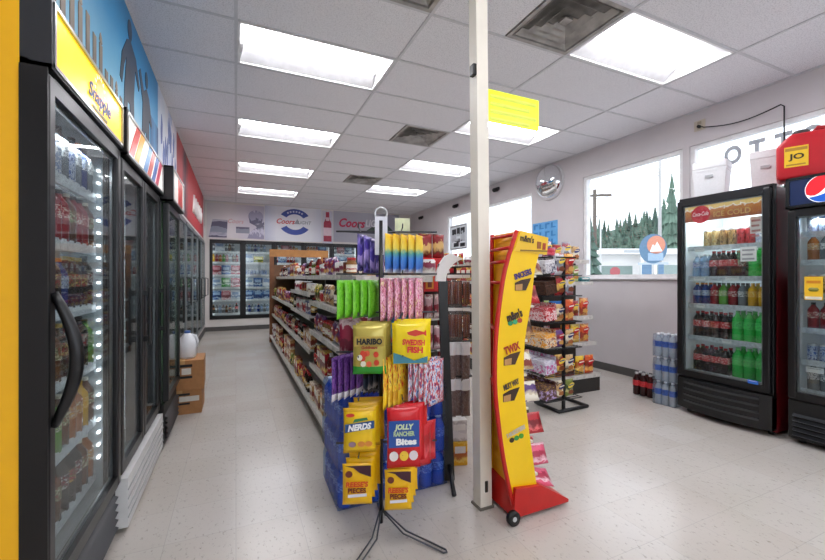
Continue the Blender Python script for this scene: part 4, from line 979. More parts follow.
part('dark_band', MB().box(-5.5, -1.0, -.03, 0, .8, 2.9), plain('7d8f8a', .6), bld); part('window', MB().box(1.5, 8.8, -.03, 0, .9, 3.0), plain('8fa09d', .4), bld); 
for x in (-6.5, -.5, 1.0, 9.3): part('pillar', MB().box(x-.15, x+.15, -1.1, -.8, 0, 4.2), plain('dddddc', .7), bld)
part('roof_lettering', MB().box(-2.6, .4, -1.24, -1.2, 4.35, 4.65), plain('a9adb0', .6), bld)
ks = thing('roadside_sign', 'rounded blue roadside sign with orange and white peak emblem', 'sign', (17.5, 11.85, -.26), -math.radians(56))
part('cabinet', MB().prism([(.55*math.cos(a)*1.0, 2.85+.68*math.sin(a)) for a in [2*PI*k/22 for k in range(22)]], 'y', -.06, .16), plain('55758f', .5), ks)
fc = part('emblem_face', MB().prism([(.36*math.cos(a)+.12, 3.02+.42*math.sin(a)) for a in [2*PI*k/20 for k in range(20)]], 'y', -.08, -.06), plain('c08068', .5), ks)
part('peak', MB().prism([(-.12, 2.72), (.0, 3.05), (.08, 2.95), (.16, 3.16), (.36, 2.72)], 'y', -.1, -.08), plain('f4f4f2', .5), fc)
part('lower_face', MB().box(-.2, .4, -.08, -.06, 2.3, 2.66), plain('8fa6bd', .5), ks)
pp = MB(); pp.box(-.45, -.05, -.02, .12, 0, 2.2); pp.box(.2, .42, -.02, .12, 0, 2.2); part('leg', pp, plain('5f7d98', .5), ks); part('shelf_bar', MB().box(-.6, .6, -.05, .14, 2.12, 2.22), plain('a9b6c2', .5), ks)
ss = thing('round_road_sign', 'small round red sign on a thin post before the low building', 'sign', (18.6, 14.7, -.26), -.9)
part('post', MB().lathe([(.03, 0), (.03, 1.9)], 8), plain('a9a9a9', .5), ss); part('red_plate', MB().prism([(.26*math.cos(a), 1.85+.26*math.sin(a)) for a in [2*PI*(k+.5)/8 for k in range(8)]], 'y', -.05, -.03), plain('a8585c', .5), ss)
for (x, y, s_, l) in ((20.4, 16.6, 1.5, 'round green shrub beside the wooden pole'), (22.5, 15.6, 1.6, 'dark green shrub left of the blue roadside sign'), (24.2, 14.6, 1.5, 'green shrub right of the blue roadside sign')):
    b = MB(); r2 = random.Random(int(x*10))
    for k in range(60):
        a = r2.uniform(0, 2*PI); zz = r2.uniform(.1, 1); rr = math.sqrt(max(0, 1-(zz-.4)**2*1.6))*r2.uniform(.5, 1)
        c = Vector((rr*math.cos(a), rr*math.sin(a), zz)); n_ = Vector((r2.uniform(-1, 1), r2.uniform(-1, 1), r2.uniform(-.3, 1))).normalized(); u = n_.orthogonal().normalized(); w_ = n_.cross(u)
        b.add([tuple(c+u*.22), tuple(c+w_*.16), tuple(c-u*.22), tuple(c-w_*.16)], [(0, 1, 2, 3)])
    o = solo('shrub', b, plain('7f9a84', .9, 0, .3, 3), l, 'shrub', (x, y, -.26)); o.scale = (s_*.55, s_*.55, s_*.9)

# ------------------------------------------------------------------ long aisle shelving
GX, GX1, GY0_, GY1_, GTOP = .60, 1.60, 2.56, 8.0, 1.265; GC = 1.10
gon = thing('shelving_unit', 'long double-sided shelving down the left aisle with wood end frame', 'shelving', (GC, GY0_, 0))
L = GY1_-GY0_; hw = (GX1-GX)/2
PEG = plain('3a332d', .8, 0, .1, 20); SHW = plain('c9c6c0', .4, 0, .05); TAG = plain('cfccc6', .5, 0, .3, 26)
part('base', MB().box(-hw+.03, hw-.03, .01, L, .002, .13), plain('6e6a64', .6), gon)
part('back_panel', MB().box(-.02, .02, .02, L, .13, GTOP-.02), PEG, gon)
bays = [(0, 1.22), (1.22, 2.6), (2.6, 4.0), (4.0, L)]
for y, _ in bays+[(L-.03, 0)]: part('upright', MB().box(-.03, .03, y, y+.03, 0, GTOP), plain('8a857e', .5), gon)
LEV = [[.15, .45, .76, 1.03], [.15, .56, .88, 1.10], [.15, .56, .90], [.15, .56, .90]]
def shelf(parent, x0, x1, y0, y1, z, edge):
    s = part('shelf', MB().box(x0, x1, y0, y1, z-.018, z), SHW, parent)
    m = MB()
    if edge == 'x0': m.box(x0-.008, x0, y0, y1, z-.036, z+.006)
    if edge == 'x1': m.box(x1, x1+.008, y0, y1, z-.036, z+.006)
    if edge == 'y0': m.box(x0, x1, y0-.008, y0, z-.036, z+.006)
    tg = MB(); r = random.Random(int(z*1000+y0*70)); a, b = (y0, y1) if edge[0] == 'x' else (x0, x1); p = a+.03
    pr = part('price_rail', m, SHW, s)
    while p < b-.08:
        w = r.uniform(.04, .07)
        if edge == 'x0': tg.box(x0-.0105, x0-.008, p, p+w, z-.03, z)
        elif edge == 'x1': tg.box(x1+.008, x1+.0105, p, p+w, z-.03, z)
        else: tg.box(p, p+w, y0-.0105, y0-.008, z-.03, z)
        p += w+r.uniform(.02, .09)
    part('price_tag', tg, TAG, pr)['kind'] = 'stuff'
for (y0, y1), lev in zip(bays, LEV):
    for z in lev:
        dpt = hw if z < .2 else hw-.04
        shelf(gon, -dpt, -.02, y0+.004, y1-.004, z, 'x0')
        if z in (.15, .56, .9, .45, .76, .88): shelf(gon, .02, dpt, y0+.004, y1-.004, z, 'x1')
    shelf(gon, -hw+.12, hw-.12, y0+.004, y1-.004, GTOP, 'x0')
shelf(gon, -hw+.05, .06, -.30, -.024, GTOP-.01, 'y0')
part('end_panel', MB().box(-hw+.04, hw-.04, -.02, .0, .13, GTOP-.04), plain('4a443e', .8, 0, .1, 20), gon)
en = MB(); part('wood_post', MB().box(-hw-.01, -hw+.07, L, L+.05, 0, 1.66), plain('75492a', .5, 0, .2, 8), gon); en.box(hw-.07, hw+.01, L, L+.05, 0, 1.80); en.box(-hw-.01, hw+.12, L-.005, L+.055, 1.66, 1.80)
part('wood_frame', en, plain('a8743c', .5, 0, .2, 8), gon)
part('end_board', MB().box(-hw+.07, hw-.07, L+.01, L+.04, .1, 1.50), plain('6b4a30', .6, 0, .2, 8), gon)
BAYN = ['nearest bay', 'second bay', 'third bay', 'far bay']; LEVN = {4: ['bottom', 'second', 'third', 'upper'], 3: ['bottom', 'middle', 'upper']}
TALL = {k: S[k]['size'][2] for k in SIDE}
for b, ((y0, y1), lev) in enumerate(zip(bays, LEV)):
    for q, z in enumerate(lev):
        top = (lev+[GTOP-.02])[q+1]-.03
        opt = [k for k in SIDE if TALL[k] < top-z]
        if b == 0 and q == 1: opt = ['box_brown', 'sauce', 'jar_sauce', 'soup_red', 'box_red', 'can_brown']
        if b == 0 and q == 0: opt = ['bag_tan', 'box_tan', 'box_white', 'jar_sauce', 'tub', 'box_brown']
        if b == 0 and q == 2: opt = ['cup_noodle', 'tub', 'can_brown', 'jar_peanut', 'bag_purple', 'box_brown']
        opt = [k for k in opt if TALL[k] < top-z]
        opt = [k for k in opt if TALL[k] > .5*(top-z)] or opt
        row(opt, (GC-(hw if z < .2 else hw-.04)+.012, GY0_+y0+.02, z+.001), (0, 1, 0), RZR, f'{LEVN[len(lev)][q]} shelf, {BAYN[b]}, aisle shelving', 'near end', .008, 'groceries on the long aisle shelving', (2, 4), y1-y0-.03, .02, top=top-z)
        # short goods are stacked two high where the gap allows
        if b == 0 and q == 1:
            for k in range(2): spawn(S['box_brown'], (GC-hw+.16, GY0_+.62+k*.145, z+.002), RZR, f'brown and white carton standing behind the {nth(k)} front item, nearest bay', 'groceries on the long aisle shelving')
row(['jar_coffee', 'box_tan', 'box_red', 'jar_coffee', 'jar_peanut', 'box_white', 'tub', 'bag_snack', 'box_blue', 'sauce', 'jar_pickle', 'can_brown', 'bag_purple', 'box_tan', 'tub'], (GC-hw+.135, GY0_+.25, GTOP+.001), (0, 1, 0), RZR, 'top of long shelving', 'near end', .03, 'goods on top of the long aisle shelving', length=L-.4, run=(1, 3), jitter=.02)
# a second file of goods on the top board, set back
row(['box_red', 'bag_snack', 'jar_coffee', 'box_blue', 'box_pink', 'bag_tan', 'tub', 'jar_sauce'], (GC-.02, GY0_+.3, GTOP+.001), (0, 1, 0), RZR, 'top of long shelving, back file', 'near end', .05, 'goods on top of the long aisle shelving', length=L-.6, run=(1, 2), jitter=.02)
oc = carton('orange and yellow carton', .075, .05, .165, pack(['f28a1c', 'f7c52b', 'e9601c'], 1.5), lid='fbe9b0')
spawn(oc, (.79, GY0_-.2, GTOP-.008), -.35, 'orange and yellow carton on the near end of the top shelf')
S['can_small'] = can('small tan can', .03, .08, pack(['c9a77c', 'efe7d6', '8b3b2a'])); 
row(['can_small', 'can_small', 'can_small', 'tub'], (.87, GY0_-.29, GTOP-.008), (1, 0, 0), 0, 'near end top board', 'left', .02)

# ------------------------------------------------------------------ shrink-wrapped bottle packs
def pack_of(label, loc, rz, nx, ny, r, h, liq, lab, cap, alpha, group=None, film=FILM, mesh_key={}):
    key = (r, h, liq)
    if key not in mesh_key:
        p = [(r*.8, 0), (r, .03*h), (r*.95, .3*h), (r, .42*h), (r, .66*h), (r*.9, .75*h), (r*.45, .88*h), (r*.4, .93*h)]
        b = MB().lathe(p, 10).mesh('bottle', [liquid(liq, alpha)])
        c = MB().lathe([(r*.46, .92*h), (r*.46, h)], 10).mesh('cap', [plain(cap, .4)]); l = MB().lathe([(r*1.02, .42*h), (r*1.02, .66*h)], 10, caps=False).mesh('label_band', [pack(lab, 2)])
        mesh_key[key] = (b, c, l)
    b, c, l = mesh_key[key]
    t = thing('bottle_pack', label, 'bottle pack', loc, rz, group)
    for i in range(nx):
        for j in range(ny):
            o = link('bottle', b, t, ((i-(nx-1)/2)*2*r, (j-(ny-1)/2)*2*r, .002)); link('cap', c, o); link('label_band', l, o)
    if film:
        w, d = nx*r+.004, ny*r+.004
        f = MB()
        P = [(-w, .004), (w, .004), (w, h*.74), (w*.93, h*.97), (-w*.93, h*.97), (-w, h*.74)]
        f.prism(P, 'y', -d, d); part('shrink_film', f, film, t)
    return t
WP = dict(r=.041, h=.208, liq='2a6ae0', lab=['1446a8', '2f6cd0', '8fb4e8'], cap='b9d0ee', alpha=.7)
for k in range(3):
    for i, x in enumerate((.665, .995)):
        pack_of(f'{["bottom", "middle", "topmost"][k]} blue water bottle pack of the {["aisle-side", "post-side"][i]} stack behind the candy rack', (x, 2.265+.012*((k+i) % 2), .0+.2105*k), .02*(k-1)*(1-2*i), 4, 5, group='blue water packs stacked at the shelving end', **WP)
WP2 = dict(r=.033, h=.232, liq='dfe7ee', lab=['2b57b0', '3d6cc4', '1c3f94'], cap='eef2f6', alpha=.5, film=glass('clear_film', 'f4f7fb', .5, .05, .02))
for k in range(3):
    pack_of(f'{["bottom", "middle", "topmost"][k]} clear water bottle pack of the small stack left of the red-sided cooler', (3.87, 2.475, .2345*k), RZR+.1, 3, 2, **WP2, group='clear water packs beside the cooler')
pack_of('six-pack of dark cola bottles with red labels on the floor by the water stack', (3.96, 2.765, 0), RZR+.1, 3, 2, .036, .235, '3a1716', ['c41622', 'e0474d', 'a11018'], 'c9c9c9', .9, film=None)

# ------------------------------------------------------------------ wire candy rack on three feet
RKX, RKY, RKR = .676, 1.83, math.radians(-20.3)
rk = thing('candy_rack', 'wire candy rack on three thin splayed feet in front of water packs', 'display rack', (RKX, RKY, 0), RKR)
WIRE = plain('54565a', .4, .6); 
part('pole', MB().tube([(-.02, 0, .03), (-.02, 0, 1.53)], .011, 8), BLACK, rk)
inv = Matrix.Rotation(-RKR, 4, 'Z')
for (fx, fy) in ((.862, 1.553), (.44, 1.60), (.72, 2.03)):
    v = inv @ Vector((fx-RKX, fy-RKY, 0)); n_ = Vector((-v.y, v.x, 0)).normalized()*.012
    part('leg', MB().tube([tuple(Vector((-.02, 0, .10))+n_*.3), tuple(v*.35+n_+Vector((0, 0, .02))), tuple(v+n_+Vector((0, 0, .008))), tuple(v*1.03+Vector((0, 0, .008))), tuple(v-n_+Vector((0, 0, .008))), tuple(v*.35-n_+Vector((0, 0, .02))), tuple(Vector((-.02, 0, .10))-n_*.3)], .004, 6), WIRE, rk)
TIER = [.43, .69, .88, 1.075, 1.265, 1.475]
def px(lx, y, ly=0): return 0
for z in TIER:
    a = part('crossbar', MB().tube([(-.24, .0, z), (.26, .0, z)], .005, 6), WIRE, rk); h = MB()
    for x in (-.12, .08): h.tube([(x, 0, z), (x, -.17, z), (x, -.185, z+.015)], .003, 6)
    part('hook', h, WIRE, a)
part('topper_ring', MB().tube([(-.02+.03*math.cos(2*PI*k/18), 0, 1.565+.03*math.sin(2*PI*k/18)) for k in range(18)], .006, 6, closed=True), SILV, rk)
part('topper_card', MB().box(-.05, .012, -.006, -.003, 1.36, 1.55), plain('dfe0ea', .5), rk, label='white card')
part('header_card', MB().box(.05, .125, .01, .014, 1.47, 1.545), plain('cfd6b0', .5, 0, .2, 20), rk, label='pale green card')
def rackloc(lx, ly, z): return loc2w((RKX, RKY, 0), RKR, (lx, ly, z))
def gfx(name, mb, mats, o): return part(name, mb, mats, o)
def hang(label, lx, ly, ztop, w, h, t, bands, mats, turn=0, group=None, deco=None, tilt=0):
    key = ('bag', w, h, t, tuple(bands), tuple(m.name for m in mats))
    if key not in TXT: TXT[key] = MB().bag(w, h, t, bands, nu=7, nv=12).mesh('candy_bag', mats)
    o = tag(link('candy_bag', TXT[key], None, rackloc(lx, ly, ztop-h), RKR+turn, (tilt, 0, RKR+turn)), label, 'candy bag', group)
    if deco: deco(o, w, h, t)
    return o
def flat(poly): return poly
def oval(cx, cz, rx, rz_, n=18): return [(cx+rx*math.cos(2*PI*k/n), cz+rz_*math.sin(2*PI*k/n)) for k in range(n)]
def face(o, poly, m, t, name='print', d=0): return part(name, MB().prism(poly, 'y', -t/2-.003-d, -t/2-.0018-d), m, o)
# lowest tier: two stacks of yellow pouches with a brown corner
DKB = plain('3f1428', .4); ORG = plain('d9521c', .4)
def milky(o, w, h, t):
    face(o, [(-w*.46, h*.97), (-w*.02, h*.985), (w*.46, h*.72), (w*.46, h*.985)] if False else [(-w*.40, h*.98), (w*.46, h*.98), (w*.46, h*.70), (w*.1, h*.80), (-w*.12, h*.93)], DKB, t, 'brown_corner')
    face(o, oval(-w*.27, h*.78, w*.12, h*.08), plain('6b2f22', .4), t, 'candy_print')
    words('REESE\'S', w*.74, h*.13, ORG, o, (-.0, -t/2-.006, h*.54), shear=.1, bold=.04)
    words('PIECES', w*.6, h*.12, plain('7a2a1c', .4), o, (.0, -t/2-.006, h*.39), bold=.04)
    face(o, [(-w*.3, h*.22), (w*.32, h*.24), (w*.32, h*.31), (-w*.3, h*.29)], plain('e9e6f0', .4), t, 'white_flash', .002)
for col, (lx, zt, w, nm) in enumerate(((-.125, .405, .135, 'left'), (.06, .372, .125, 'right'))):
    for k in range(4):
        hang(f'yellow pouch with brown corner, {nth(k)} from front on the lowest {nm} hook', lx+.012*k, -.165+.034*k, zt+.012*k, w, .185, .03, ((.04, 1), (1, 0)), [plain('f2bd12', .3), DKB], 0, f'yellow pouches on the lowest {nm} hook', milky if k == 0 else None)
# second tier
def nerds(o, w, h, t):
    face(o, [(-w*.44, h*.48), (w*.44, h*.56), (w*.44, h*.73), (-w*.44, h*.66)], plain('1f4c86', .35), t, 'blue_band')
    words('NERDS', w*.72, h*.14, plain('f2f4f6', .4), o, (0, -t/2-.007, h*.605), rot=(0, -.09, 0), shear=.3, bold=.05)
    face(o, [(-w*.2, h*.7), (w*.25, h*.75), (w*.22, h*.8), (-w*.15, h*.77)], plain('2c7a4e', .4), t, 'green_band')
    face(o, oval(-w*.28, h*.86, w*.13, h*.04), plain('c9382a', .4), t, 'red_spot')
    for x in (-.22, .05, .27): face(o, oval(w*x, h*.22, w*.11, h*.06), plain('8c6f7d', .4) if x < 0 else plain('d98a3a', .4), t, 'candy_print')
for k in range(3): hang(f'yellow candy bag with blue band, {nth(k)} from front on the second-lowest left hook', -.115+.02*k, -.155+.045*k, .655+.01*k, .15, .205, .035, ((.05, 1), (.95, 0), (1, 1)), [plain('f0c61a', .28), plain('d9a818', .3)], .05, 'yellow and blue candy bags', nerds if k == 0 else None)
def jolly(o, w, h, t):
    face(o, [(-w*.45, h*.36), (w*.45, h*.36), (w*.45, h*.80), (-w*.45, h*.80)], plain('1f4e9e', .3), t, 'blue_panel')
    words('JOLLY', w*.56, h*.12, plain('cfe0b8', .4), o, (-.0, -t/2-.007, h*.69), shear=.15, bold=.05)
    words('RANCHER', w*.62, h*.08, plain('b8cfa0', .4), o, (0, -t/2-.007, h*.59), bold=.04); words('Bites', w*.6, h*.11, plain('f5f6f8', .4), o, (.01, -t/2-.007, h*.46), bold=.05)
    for x, c in ((-.3, 'e9e0de'), (.0, 'f0c43a'), (.28, 'e6d8dc')): face(o, oval(w*x, h*.22, w*.13, h*.08), plain(c, .4), t, 'candy_print')
REDB = plain('d01f27', .25)
for k in range(3): hang(f'red candy bag with blue panel, {nth(k)} from front on the second-lowest right hook', .085+.03*k, -.165+.05*k, .655+.0*k, .155, .275, .035, ((1, 0),), [REDB, REDB], .06+.25*k, 'red and blue candy bags', jolly if k == 0 else None)
for k in range(2): hang(f'plain red candy bag hanging {("beside", "behind")[k]} the red and blue candy bags', .17+.03*k, -.06+.05*k, .53, .13, .2, .03, ((1, 0),), [pack(['c81f2a', 'e0535a', 'a8141e']), REDB], .5, 'plain red candy bags')
# third tier: fans of bags seen edge-on
PU = pack(['4a2170', '7b4a9c', '2f1450'], 2.2); FIRE = pack(['c9301c', 'f0b81f', 'f6d84a', '8f1f16'], 2.2); BW = pack(['2b62b0', 'dfe6ee', 'c8303a', '16407e'], 2.2)
for k in range(5): hang(f'purple pouch with white foot, {nth(k)} of the fan on the third left hook', -.225+.026*k, -.06+.01*k, .872+.004*k, .12, .205, .022, ((.2, 1), (1, 0)), [PU, plain('e3dfe6', .35)], 1.2+.03*k, 'purple pouches on the third left hook')
for k in range(4): hang(f'black and white pouch, {nth(k)} of the fan beside the purple pouches', -.085+.024*k, .03+.01*k, .83, .11, .16, .02, ((1, 0),), [pack(['1c1a20', 'c9c6cc', '2e3b52']), REDB], 1.15, 'black and white pouches')
for k in range(4): hang(f'flame-coloured bag, {nth(k)} of the fan on the third right hook', .015+.026*k, -.10+.015*k, .875, .13, .24, .024, ((.3, 1), (1, 0)), [FIRE, pack(['f0c41f', 'f6d84a', 'd9a01a'])], 1.2-.06*k, 'red and yellow bags on the third right hook')
for k in range(5): hang(f'blue and white speckled bag, {nth(k)} of the fan on the outer right hook', .135+.03*k, -.06+.012*k, .885-.012*k, .13, .22, .022, ((1, 0),), [BW, REDB], 1.15-.08*k, 'blue and white bags on the outer right hook')
# fourth tier: two big bags
def haribo(o, w, h, t):
    face(o, [(-w*.44, h*.58), (w*.44, h*.58), (w*.42, h*.78), (-w*.42, h*.78)], plain('b9a04a', .3), t, 'gold_band')
    words('HARIBO', w*.74, h*.125, plain('22241f', .4), o, (0, -t/2-.007, h*.68), bold=.05); words('Goldbears', w*.46, h*.06, plain('9c2f22', .4), o, (0, -t/2-.007, h*.56), bold=.03)
    r = random.Random(4)
    for k in range(9): face(o, oval(w*r.uniform(-.34, .34), h*r.uniform(.2, .46), w*.08, h*.06, 10), plain(r.choice(['d9603a', 'e9c63a', 'c9412a', 'e0e0c8', 'e09a3a']), .3), t, 'bear_candy', .0005*k)
for k in range(3): hang(f'golden gummy candy bag with green foot, {nth(k)} from front on the fourth left hook', -.07+.012*k, -.15+.045*k, 1.03+.004*k, .155, .225, .04, ((.13, 1), (1, 0)), [plain('c3b257', .25, .2), plain('2f9a34', .25)], .0, 'golden gummy candy bags', haribo if k == 0 else None)
def fish(o, w, h, t):
    face(o, [(-w*.1, h*.78), (w*.14, h*.84), (w*.36, h*.78), (w*.42, h*.84), (w*.43, h*.68), (w*.34, h*.73), (w*.12, h*.68), (-w*.06, h*.72)], plain('d03a20', .35), t, 'fish_print')
    words('SWEDISH', w*.6, h*.14, plain('d8262c', .4), o, (w*.08, -t/2-.007, h*.54), rot=(0, .06, 0), bold=.04); words('FISH', w*.42, h*.15, plain('d8262c', .4), o, (w*.12, -t/2-.007, h*.36), rot=(0, .06, 0), bold=.04)
    face(o, [(-w*.46, h*.04), (w*.46, h*.04), (w*.46, h*.2), (w*.1, h*.1), (-w*.2, h*.22), (-w*.46, h*.3)], plain('3d7f8f', .35), t, 'teal_corner')
for k in range(3): hang(f'yellow red-lettered teal-cornered candy bag, {nth(k)} from front on the fourth right hook', .115+.012*k, -.155+.045*k, 1.04+.004*k, .17, .19, .04, ((1, 0),), [plain('f0d51e', .25), REDB], .05, 'yellow candy bags with teal corner', fish if k == 0 else None)
for k in range(3): hang(f'crimson bag partly hidden behind the golden gummy bags, {nth(k)} in its row', -.17+.02*k, .04+.035*k, 1.04, .12, .2, .03, ((1, 0),), [pack(['a81f4a', 'e3c8d0', '7d1236']), REDB], .1, 'crimson bags')
for k in range(3): hang(f'pale blue bag above the yellow red-lettered bag, {nth(k)} from front', .06+.03*k, -.04+.035*k, 1.085, .12, .17, .03, ((1, 0),), [pack(['3d86b8', 'c9447a', '8fc0dc']), REDB], .1, 'pale blue bags')
# fifth tier: lime and pink
LIME = pack(['66bf1e', '7ccb34', '57a81c'], 2); PINK = pack(['d6568a', 'efc2d2', 'b02f5e', 'f2dfae'], 2.2)
for k in range(5): hang(f'lime green candy pouch, {nth(k)} from left of the fan on the fifth left hook', -.20+.036*k, -.05+.012*k, 1.235, .115, .185-.006*(k % 2), .028, ((1, 0),), [LIME, REDB], 1.12, 'lime green pouches')
for k in range(6): hang(f'pink candy pouch, {nth(k)} from left of the fan on the fifth right hook', .0+.034*k, -.06+.01*k, 1.245, .10, .205, .028, ((1, 0),), [PINK, REDB], 1.12, 'pink pouches')
# top tier
VIO = pack(['4b3a9c', '7f6fc4', '2a2460', 'a48fd0']); RAINB = ((.12, 3), (.3, 3), (.52, 2), (.66, 1), (1, 0))
for k in range(4): hang(f'violet candy pouch, {nth(k)} from left of the fan on the top left hook', -.115+.03*k, .03+.01*k, 1.465-.01*k, .10, .185, .025, ((1, 0),), [VIO, REDB], 1.15, 'violet pouches')
for k in range(5): hang(f'yellow-topped blue candy pouch, {nth(k)} from left on the top right hook', .02+.037*k, -.08+.012*k, 1.455, .085, .185, .03, ((1, 0),), [gradient('printed_sour', [(0, 'c9d6e6'), (.12, '2f62b5'), (.4, '3578c0'), (.52, '4f9a8a'), (.62, 'e3cb4a'), (1, 'f0bf22')], 'Z', .1, 45), REDB], 1.1, 'yellow and blue sour candy pouches')

# ------------------------------------------------------------------ yellow candy display with red frame and curved side boards
CD = thing('candy_display', 'tall curved yellow candy display with red frame and foot on small wheels', 'display stand', (0, 0, 0))
Lp = [(1.335, 1.49), (1.262, 1.296), (1.225, 1.108), (1.202, .918), (1.198, .707), (1.217, .527), (1.251, .318), (1.292, .146), (1.327, .03)]
Rp = [(1.50, 1.44), (1.445, 1.296), (1.416, 1.108), (1.376, .918), (1.370, .707), (1.390, .527), (1.425, .318), (1.455, .146), (1.48, .03)]
def smooth(P, n=3):
    out = []
    for i in range(len(P)-1):
        p0, p1, p2, p3 = P[max(0, i-1)], P[i], P[i+1], P[min(len(P)-1, i+2)]
        for k in range(n):
            t = k/n
            out.append(tuple(.5*(2*b+(c-a)*t+(2*a-5*b+4*c-d)*t*t+(-a+3*b-3*c+d)*t**3) for a, b, c, d in zip(p0, p1, p2, p3)))
    return out+[P[-1]]
Ls, Rs = smooth(Lp), smooth(Rp)
YB_ = plain('f7c905', .35, 0, .02); REDF = plain('c11a14', .35)
YD = 1.85
def far_x(z): return 1.318+.02*z/1.5
Fs = [(far_x(z), z) for x, z in Ls]
b = part('side_board', MB().strip(Ls, Rs, 1.62, 1.632), YB_, CD)
part('header_board', MB().prism([(1.345, 1.49), (1.53, 1.462), (1.52, 1.37), (1.30, 1.385)], 'y', 1.614, 1.634), plain('eec02f', .4), b)
part('front_edge', MB().tube([(x-.008, 1.626, z) for x, z in Ls], .012, 8), REDF, b, label='red edging')
b = part('side_board', MB().strip(Fs, [(max(x, f[0]+.03), z) for (x, z), f in zip(Rs, Fs)], YD-.012, YD), YB_, CD)
part('front_edge', MB().tube([(x-.008, YD-.006, z) for x, z in Fs], .012, 8), REDF, b, label='red edging')
bk = MB(); vs = []
for (x, z), (fx, fz) in zip(Ls, Fs): vs += [(x+.01, 1.632, z), (fx+.01, YD-.012, z), (x+.016, 1.632, z), (fx+.016, YD-.012, z)]
nL = len(Ls); bk.add(vs, [(4*k, 4*k+1, 4*k+5, 4*k+4) for k in range(nL-1)]+[(4*k+2, 4*k+6, 4*k+7, 4*k+3) for k in range(nL-1)])
part('back_panel', bk, plain('eaa915', .4), CD)
for z in (1.47, 1.40, 1.33, 1.22, .98, .7):
    i = min(range(len(Ls)), key=lambda k: abs(Ls[k][1]-z)); x = Ls[i][0]
    part('rung', MB().tube([(x-.012, 1.626, z), (far_x(z)-.012, YD-.006, z)], .009, 8), REDF, CD)
ft = MB(); ft.add([(1.29, 1.6, .02), (1.66, 1.6, .02), (1.66, 1.87, .02), (1.30, 1.87, .02), (1.30, 1.6, .17), (1.47, 1.6, .15), (1.47, 1.87, .15), (1.31, 1.87, .17), (1.66, 1.6, .035), (1.66, 1.87, .035)],
    [(0, 3, 2, 1), (0, 1, 8, 5, 4), (2, 3, 7, 6, 9), (4, 5, 6, 7), (5, 8, 9, 6), (1, 2, 9, 8), (3, 0, 4, 7)])
part('foot', ft, REDF, CD)
for y in (1.585, 1.885):
    w = part('wheel', MB().lathe([(.022, -.012), (.036, -.012), (.036, .012), (.022, .012)], 18, M=Matrix.Translation((1.272, y, .036)) @ Matrix.Rotation(PI/2, 4, 'X')), BLACKM, CD)
    part('hub', MB().lathe([(.012, -.015), (.012, .015)], 12, M=Matrix.Translation((1.272, y, .036)) @ Matrix.Rotation(PI/2, 4, 'X')), plain('b9bbbd', .4), w)
for k, z in enumerate((.2, .38, .56, .74, .92, 1.10, 1.26)):
    i = min(range(len(Rs)), key=lambda q: abs(Rs[q][1]-z)); x = Rs[i][0]
    part('shelf', MB().box(max(x-.1, far_x(z)+.02), x+.03, 1.634, YD-.014, z-.012, z), plain('d8d2c2', .5), CD)
def board_art(cx, cz, s, w, h, ink, bar=None, dots=None):
    rt = (0, -.28, 0)
    words(s, w, h, plain(ink, .4), CD, (cx, 1.616, cz), rot=rt, bold=.045)
    if bar: part('bar_print', MB().prism([(cx-.05, cz-.085), (cx+.02, cz-.085), (cx+.055, cz-.02), (cx-.01, cz-.03), (cx-.05, cz-.045)], 'y', 1.617, 1.6195), plain(bar, .5, 0, .2, 30), CD); part('bar_cut_print', MB().prism([(cx-.048, cz-.083), (cx-.005, cz-.083), (cx-.003, cz-.05), (cx-.048, cz-.055)], 'y', 1.6155, 1.617), plain('b98a52', .5), CD)
    if dots:
        for k, c in enumerate(dots): part('candy_print', MB().prism(oval(cx-.025+.03*k, cz-.042+.006*k, .015, .013, 12), 'y', 1.617-.0006*k, 1.6195), plain(c, .35), CD)
board_art(1.36, 1.265, 'SNICKERS', .115, .032, '4a3a78', '3f2a1c'); board_art(1.305, 1.055, "m&m's", .10, .048, '3a2418', None, ('2a8a5a', '3aa06a', 'b8452a'))
board_art(1.29, .885, 'TWIX', .10, .042, 'b03a22', '4a3020'); board_art(1.285, .70, 'MILKY WAY', .10, .03, '5a4a3a', '3a261a'); board_art(1.315, .455, '3 MUSKETEERS', .12, .024, 'c9c0b2', None, ('3a2a18', '2a8a3a', '4a9a2a'))
words("m&m's", .09, .036, plain('4a3a22', .4), CD, (1.385, 1.612, 1.45), rot=(0, .12, 0), bold=.03)
part('small_print', MB().box(1.34, 1.52, 1.611, 1.613, 1.385, 1.392), plain('8a6a22', .5), CD)
part('bar_cut_print', MB().prism([(1.45, 1.40), (1.475, 1.40), (1.478, 1.435), (1.452, 1.438)], 'y', 1.611, 1.613), plain('9a5a2a', .5), CD); part('bar_cut_print', MB().prism([(1.487, 1.395), (1.507, 1.395), (1.51, 1.43), (1.49, 1.432)], 'y', 1.611, 1.613), plain('b0442a', .5), CD)
# candy bags lying in its shelves, poking out past the board
cb = {}
CB = [('white candy bar pack', ['e9e2d2', 'cfc2a6', '5a3a7a']), ('red candy bar pack', ['b51f2a', 'e06a6a', '7a121a']), ('brown candy bar pack', ['4a2a1c', 'c9a06a', '7a4a2a']), ('pink candy bar pack', ['e05a7a', 'f2c9d2', 'b02f4a']), ('cream candy bar pack', ['efe8d8', 'c9b78f', '8a3a2a'])]
for i, (d, c) in enumerate(CB): cb[i] = spec('candy_pack', 'candy pack', d, MB().bag(.15, .11, .03, nu=5, nv=6), [pack(c)], (), (.15, .03, .11))
for q, z in enumerate((.2, .38, .56, .74, .92, 1.10, 1.26)):
    i = min(range(len(Rs)), key=lambda k: abs(Rs[k][1]-z)); x = Rs[i][0]
    for k in range(2):
        c = {0: 3, 1: 1, 2: 0, 3: 4, 4: 2, 5: 1, 6: 4}[q] if k == 0 else (q+k) % 5
        spawn(cb[c], (x+.055+(.03 if q < 3 else 0), 1.70+.09*k, z+.004), 0, f'{CB[c][0]}, {("near", "far")[k]} one on the {nth(6-q)} shelf down, yellow display', 'candy packs in the yellow display', rot=(-.45, .0, -.1+.5*(k == 0)*0))
